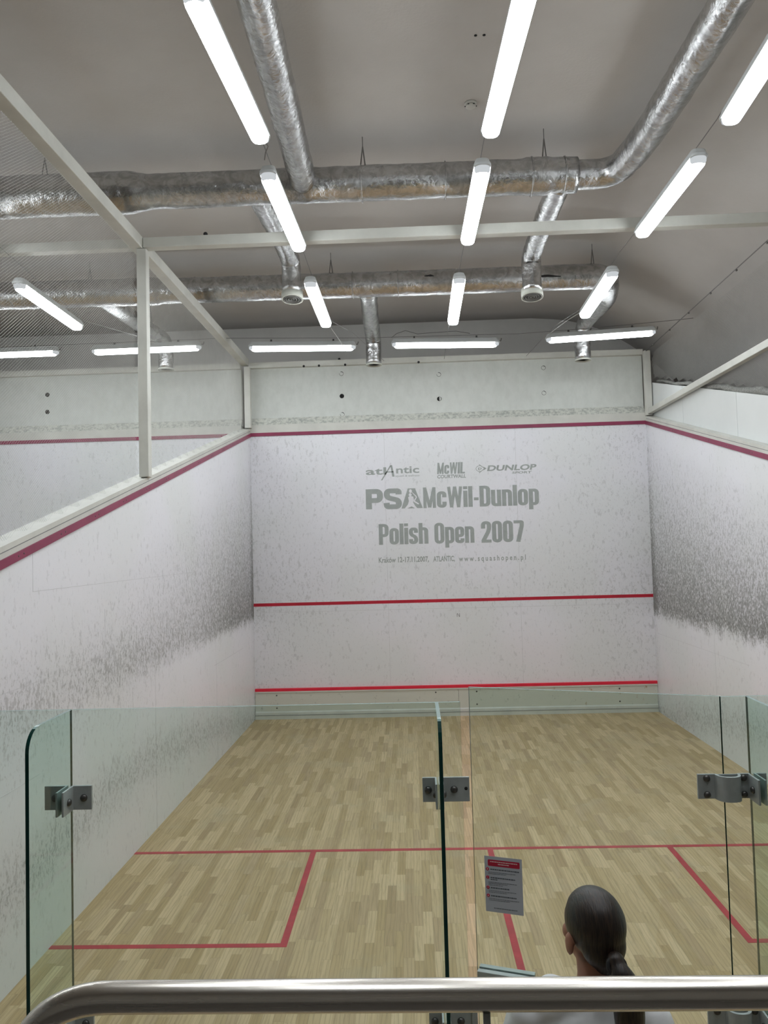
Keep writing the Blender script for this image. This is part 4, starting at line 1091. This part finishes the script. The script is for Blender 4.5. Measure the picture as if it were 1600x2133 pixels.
# left arm: elbow out and forward, hand in front of the body; right arm hangs with a soft bend
LS, LE, LWR = (TX-0.162, -0.005, 1.42), (TX-0.27, 0.10, 1.175), (TX-0.12, 0.30, 1.22)
limb(body, [LS, (TX-0.205, 0.045, 1.285), LE, (TX-0.19, 0.20, 1.195), LWR], [0.050, 0.044, 0.036, 0.034, 0.024])
hand(body, LWR, (0.55, 0.8, 0.12), (0, 0, -1), -1)
RS, RE, RW = (TX+0.172, -0.005, 1.39), (TX+0.205, -0.02, 1.12), (TX+0.20, 0.12, 0.90)
limb(body, [RS, (TX+0.19, -0.012, 1.26), RE, (TX+0.205, 0.05, 1.01), RW], [0.050, 0.043, 0.036, 0.035, 0.024])
hand(body, RW, (0, 0.45, -0.9), (-1, 0, 0), 1)
for s in (-1, 1):
    limb(body, [(s*0.085, 0, 0.86), (s*0.09, 0.008, 0.68), (s*0.088, 0.012, 0.49), (s*0.088, -0.012, 0.34), (s*0.086, -0.008, 0.10)], [0.092, 0.076, 0.052, 0.053, 0.034])
    limb(body, [(s*0.088, -0.03, 0.045), (s*0.092, 0.06, 0.04), (s*0.095, 0.13, 0.028)], [0.030, 0.030, 0.022])
remeshed('body', body, 'skin', person, 0.006, 4)
# hair
hr = bmesh.new()
sphere(hr, HC+Vector((0, -0.014, 0.022)), 0.086, 36, 22, 0, 0.905, 1.16, 1.055)
sphere(hr, HC+Vector((0.0, -0.052, -0.022)), 0.064, 28, 18, 0, 0.98, 0.85, 1.0)
sphere(hr, HC+Vector((0.006, -0.055, -0.062)), 0.040, 24, 14, 0, 1.0, 0.8, 0.95)
# cut the hair away from the face
for v in hr.verts[:]:
    q = v.co-HC
    if q.y > 0.045-0.2*max(0, q.z-0.055) and q.z < 0.060: v.co.y = HC.y+0.045+(q.y-0.045)*0.12; v.co.x = HC.x+q.x*0.86
bmesh.ops.transform(hr, matrix=TURN, verts=hr.verts[:])
hair = remeshed('hair', hr, 'hair', person, 0.006, 2)
pt = bmesh.new()
PB = Vector((0.030, -0.100, 1.606))
sphere(pt, PB, 0.024, 20, 14)
tp = fillet([(PB.x, PB.y, PB.z), (PB.x+0.008, PB.y-0.022, PB.z-0.022), (PB.x+0.024, PB.y-0.020, PB.z-0.075), (PB.x+0.028, PB.y-0.012, PB.z-0.16), (PB.x+0.022, PB.y-0.02, PB.z-0.27), (PB.x+0.016, PB.y-0.02, PB.z-0.33)], 0.03, 5)
n = len(tp)
tube(pt, tp, [0.021+0.019*math.sin(math.pi*min(1, (i/n)*1.15))-(0.018*max(0, i/n-0.75)*4) for i in range(n)], 20)
ptail = remeshed('ponytail', pt, 'hair', person, 0.005, 2)
bb = bmesh.new(); P = [(PB.x+0.022*math.cos(2*math.pi*k/16), PB.y-0.012+0.010*math.sin(2*math.pi*k/16), PB.z-0.006+0.02*math.sin(2*math.pi*k/16)) for k in range(17)]
tube(bb, P, 0.006, 8, caps=False); new_obj('hair_tie', bb, 'black', ptail, True)
# face details
for s in (-1, 1):
    bb = bmesh.new(); sphere(bb, TURN @ (HC+Vector((s*0.031, 0.074, 0.002))), 0.0115, 16, 10); sphere(bb, TURN @ (HC+Vector((s*0.031, 0.0830, 0.002))), 0.0048, 12, 8, 1)
    new_obj('eye', bb, ['eye', 'iris'], person, True)
bb = bmesh.new(); sphere(bb, TURN @ (HC+Vector((0, 0.0965, -0.058))), 0.012, 16, 8, 0, 1.6, 0.55, 0.5); new_obj('mouth', bb, 'lips', person, True)
# t-shirt
ts = bmesh.new()
ellipse_loft(ts, [(0, 0, 0.90, 0.182, 0.132), (0, 0, 1.00, 0.172, 0.125), (TX*.5, 0, 1.10, 0.162, 0.118), (TX*.8, 0, 1.22, 0.170, 0.120),
                  (TX, 0, 1.33, 0.178, 0.120), (TX, -0.005, 1.40, 0.168, 0.096), (TX, -0.008, 1.440, 0.122, 0.074), (TX*.6, -0.005, 1.464, 0.074, 0.066)])
for s, hz in ((-1, 0.03), (1, 0)):
    limb(ts, [(TX+s*0.04, -0.008, 1.432+hz*.5), (TX+s*0.10, -0.008, 1.430+hz), (TX+s*0.150, -0.005, 1.398+hz)], [0.060, 0.057, 0.056])
limb(ts, [(TX-0.160, -0.005, 1.42), (TX-0.185, 0.022, 1.325), (TX-0.205, 0.045, 1.285)], [0.060, 0.060, 0.058])
limb(ts, [(TX+0.165, -0.005, 1.39), (TX+0.182, -0.010, 1.32), (TX+0.196, -0.012, 1.26)], [0.060, 0.060, 0.058])
tee = remeshed('t_shirt', ts, 'tee', person, 0.007, 3)
dsp = tee.modifiers.new('f', 'DISPLACE'); tx = bpy.data.textures.new('folds', 'CLOUDS'); tx.noise_scale = 0.09; dsp.texture = tx; dsp.strength = 0.014; dsp.mid_level = 0.5
lg = bmesh.new()
ellipse_loft(lg, [(0, 0, 0.76, 0.160, 0.112), (0, 0, 0.86, 0.176, 0.122), (0, 0, 0.96, 0.160, 0.115)])
for s in (-1, 1):
    limb(lg, [(s*0.085, 0, 0.86), (s*0.09, 0.008, 0.68), (s*0.088, 0.012, 0.49), (s*0.088, -0.012, 0.34), (s*0.086, -0.008, 0.13)], [0.098, 0.081, 0.057, 0.058, 0.040])
remeshed('leggings', lg, 'leggings', person, 0.008, 2)
for s in (-1, 1):
    sh = bmesh.new(); limb(sh, [(s*0.088, -0.035, 0.040), (s*0.092, 0.05, 0.040), (s*0.096, 0.14, 0.032)], [0.040, 0.040, 0.032])
    limb(sh, [(s*0.086, -0.01, 0.06), (s*0.086, -0.008, 0.11)], [0.042, 0.041])
    remeshed('shoe', sh, 'shoe', person, 0.007, 1)
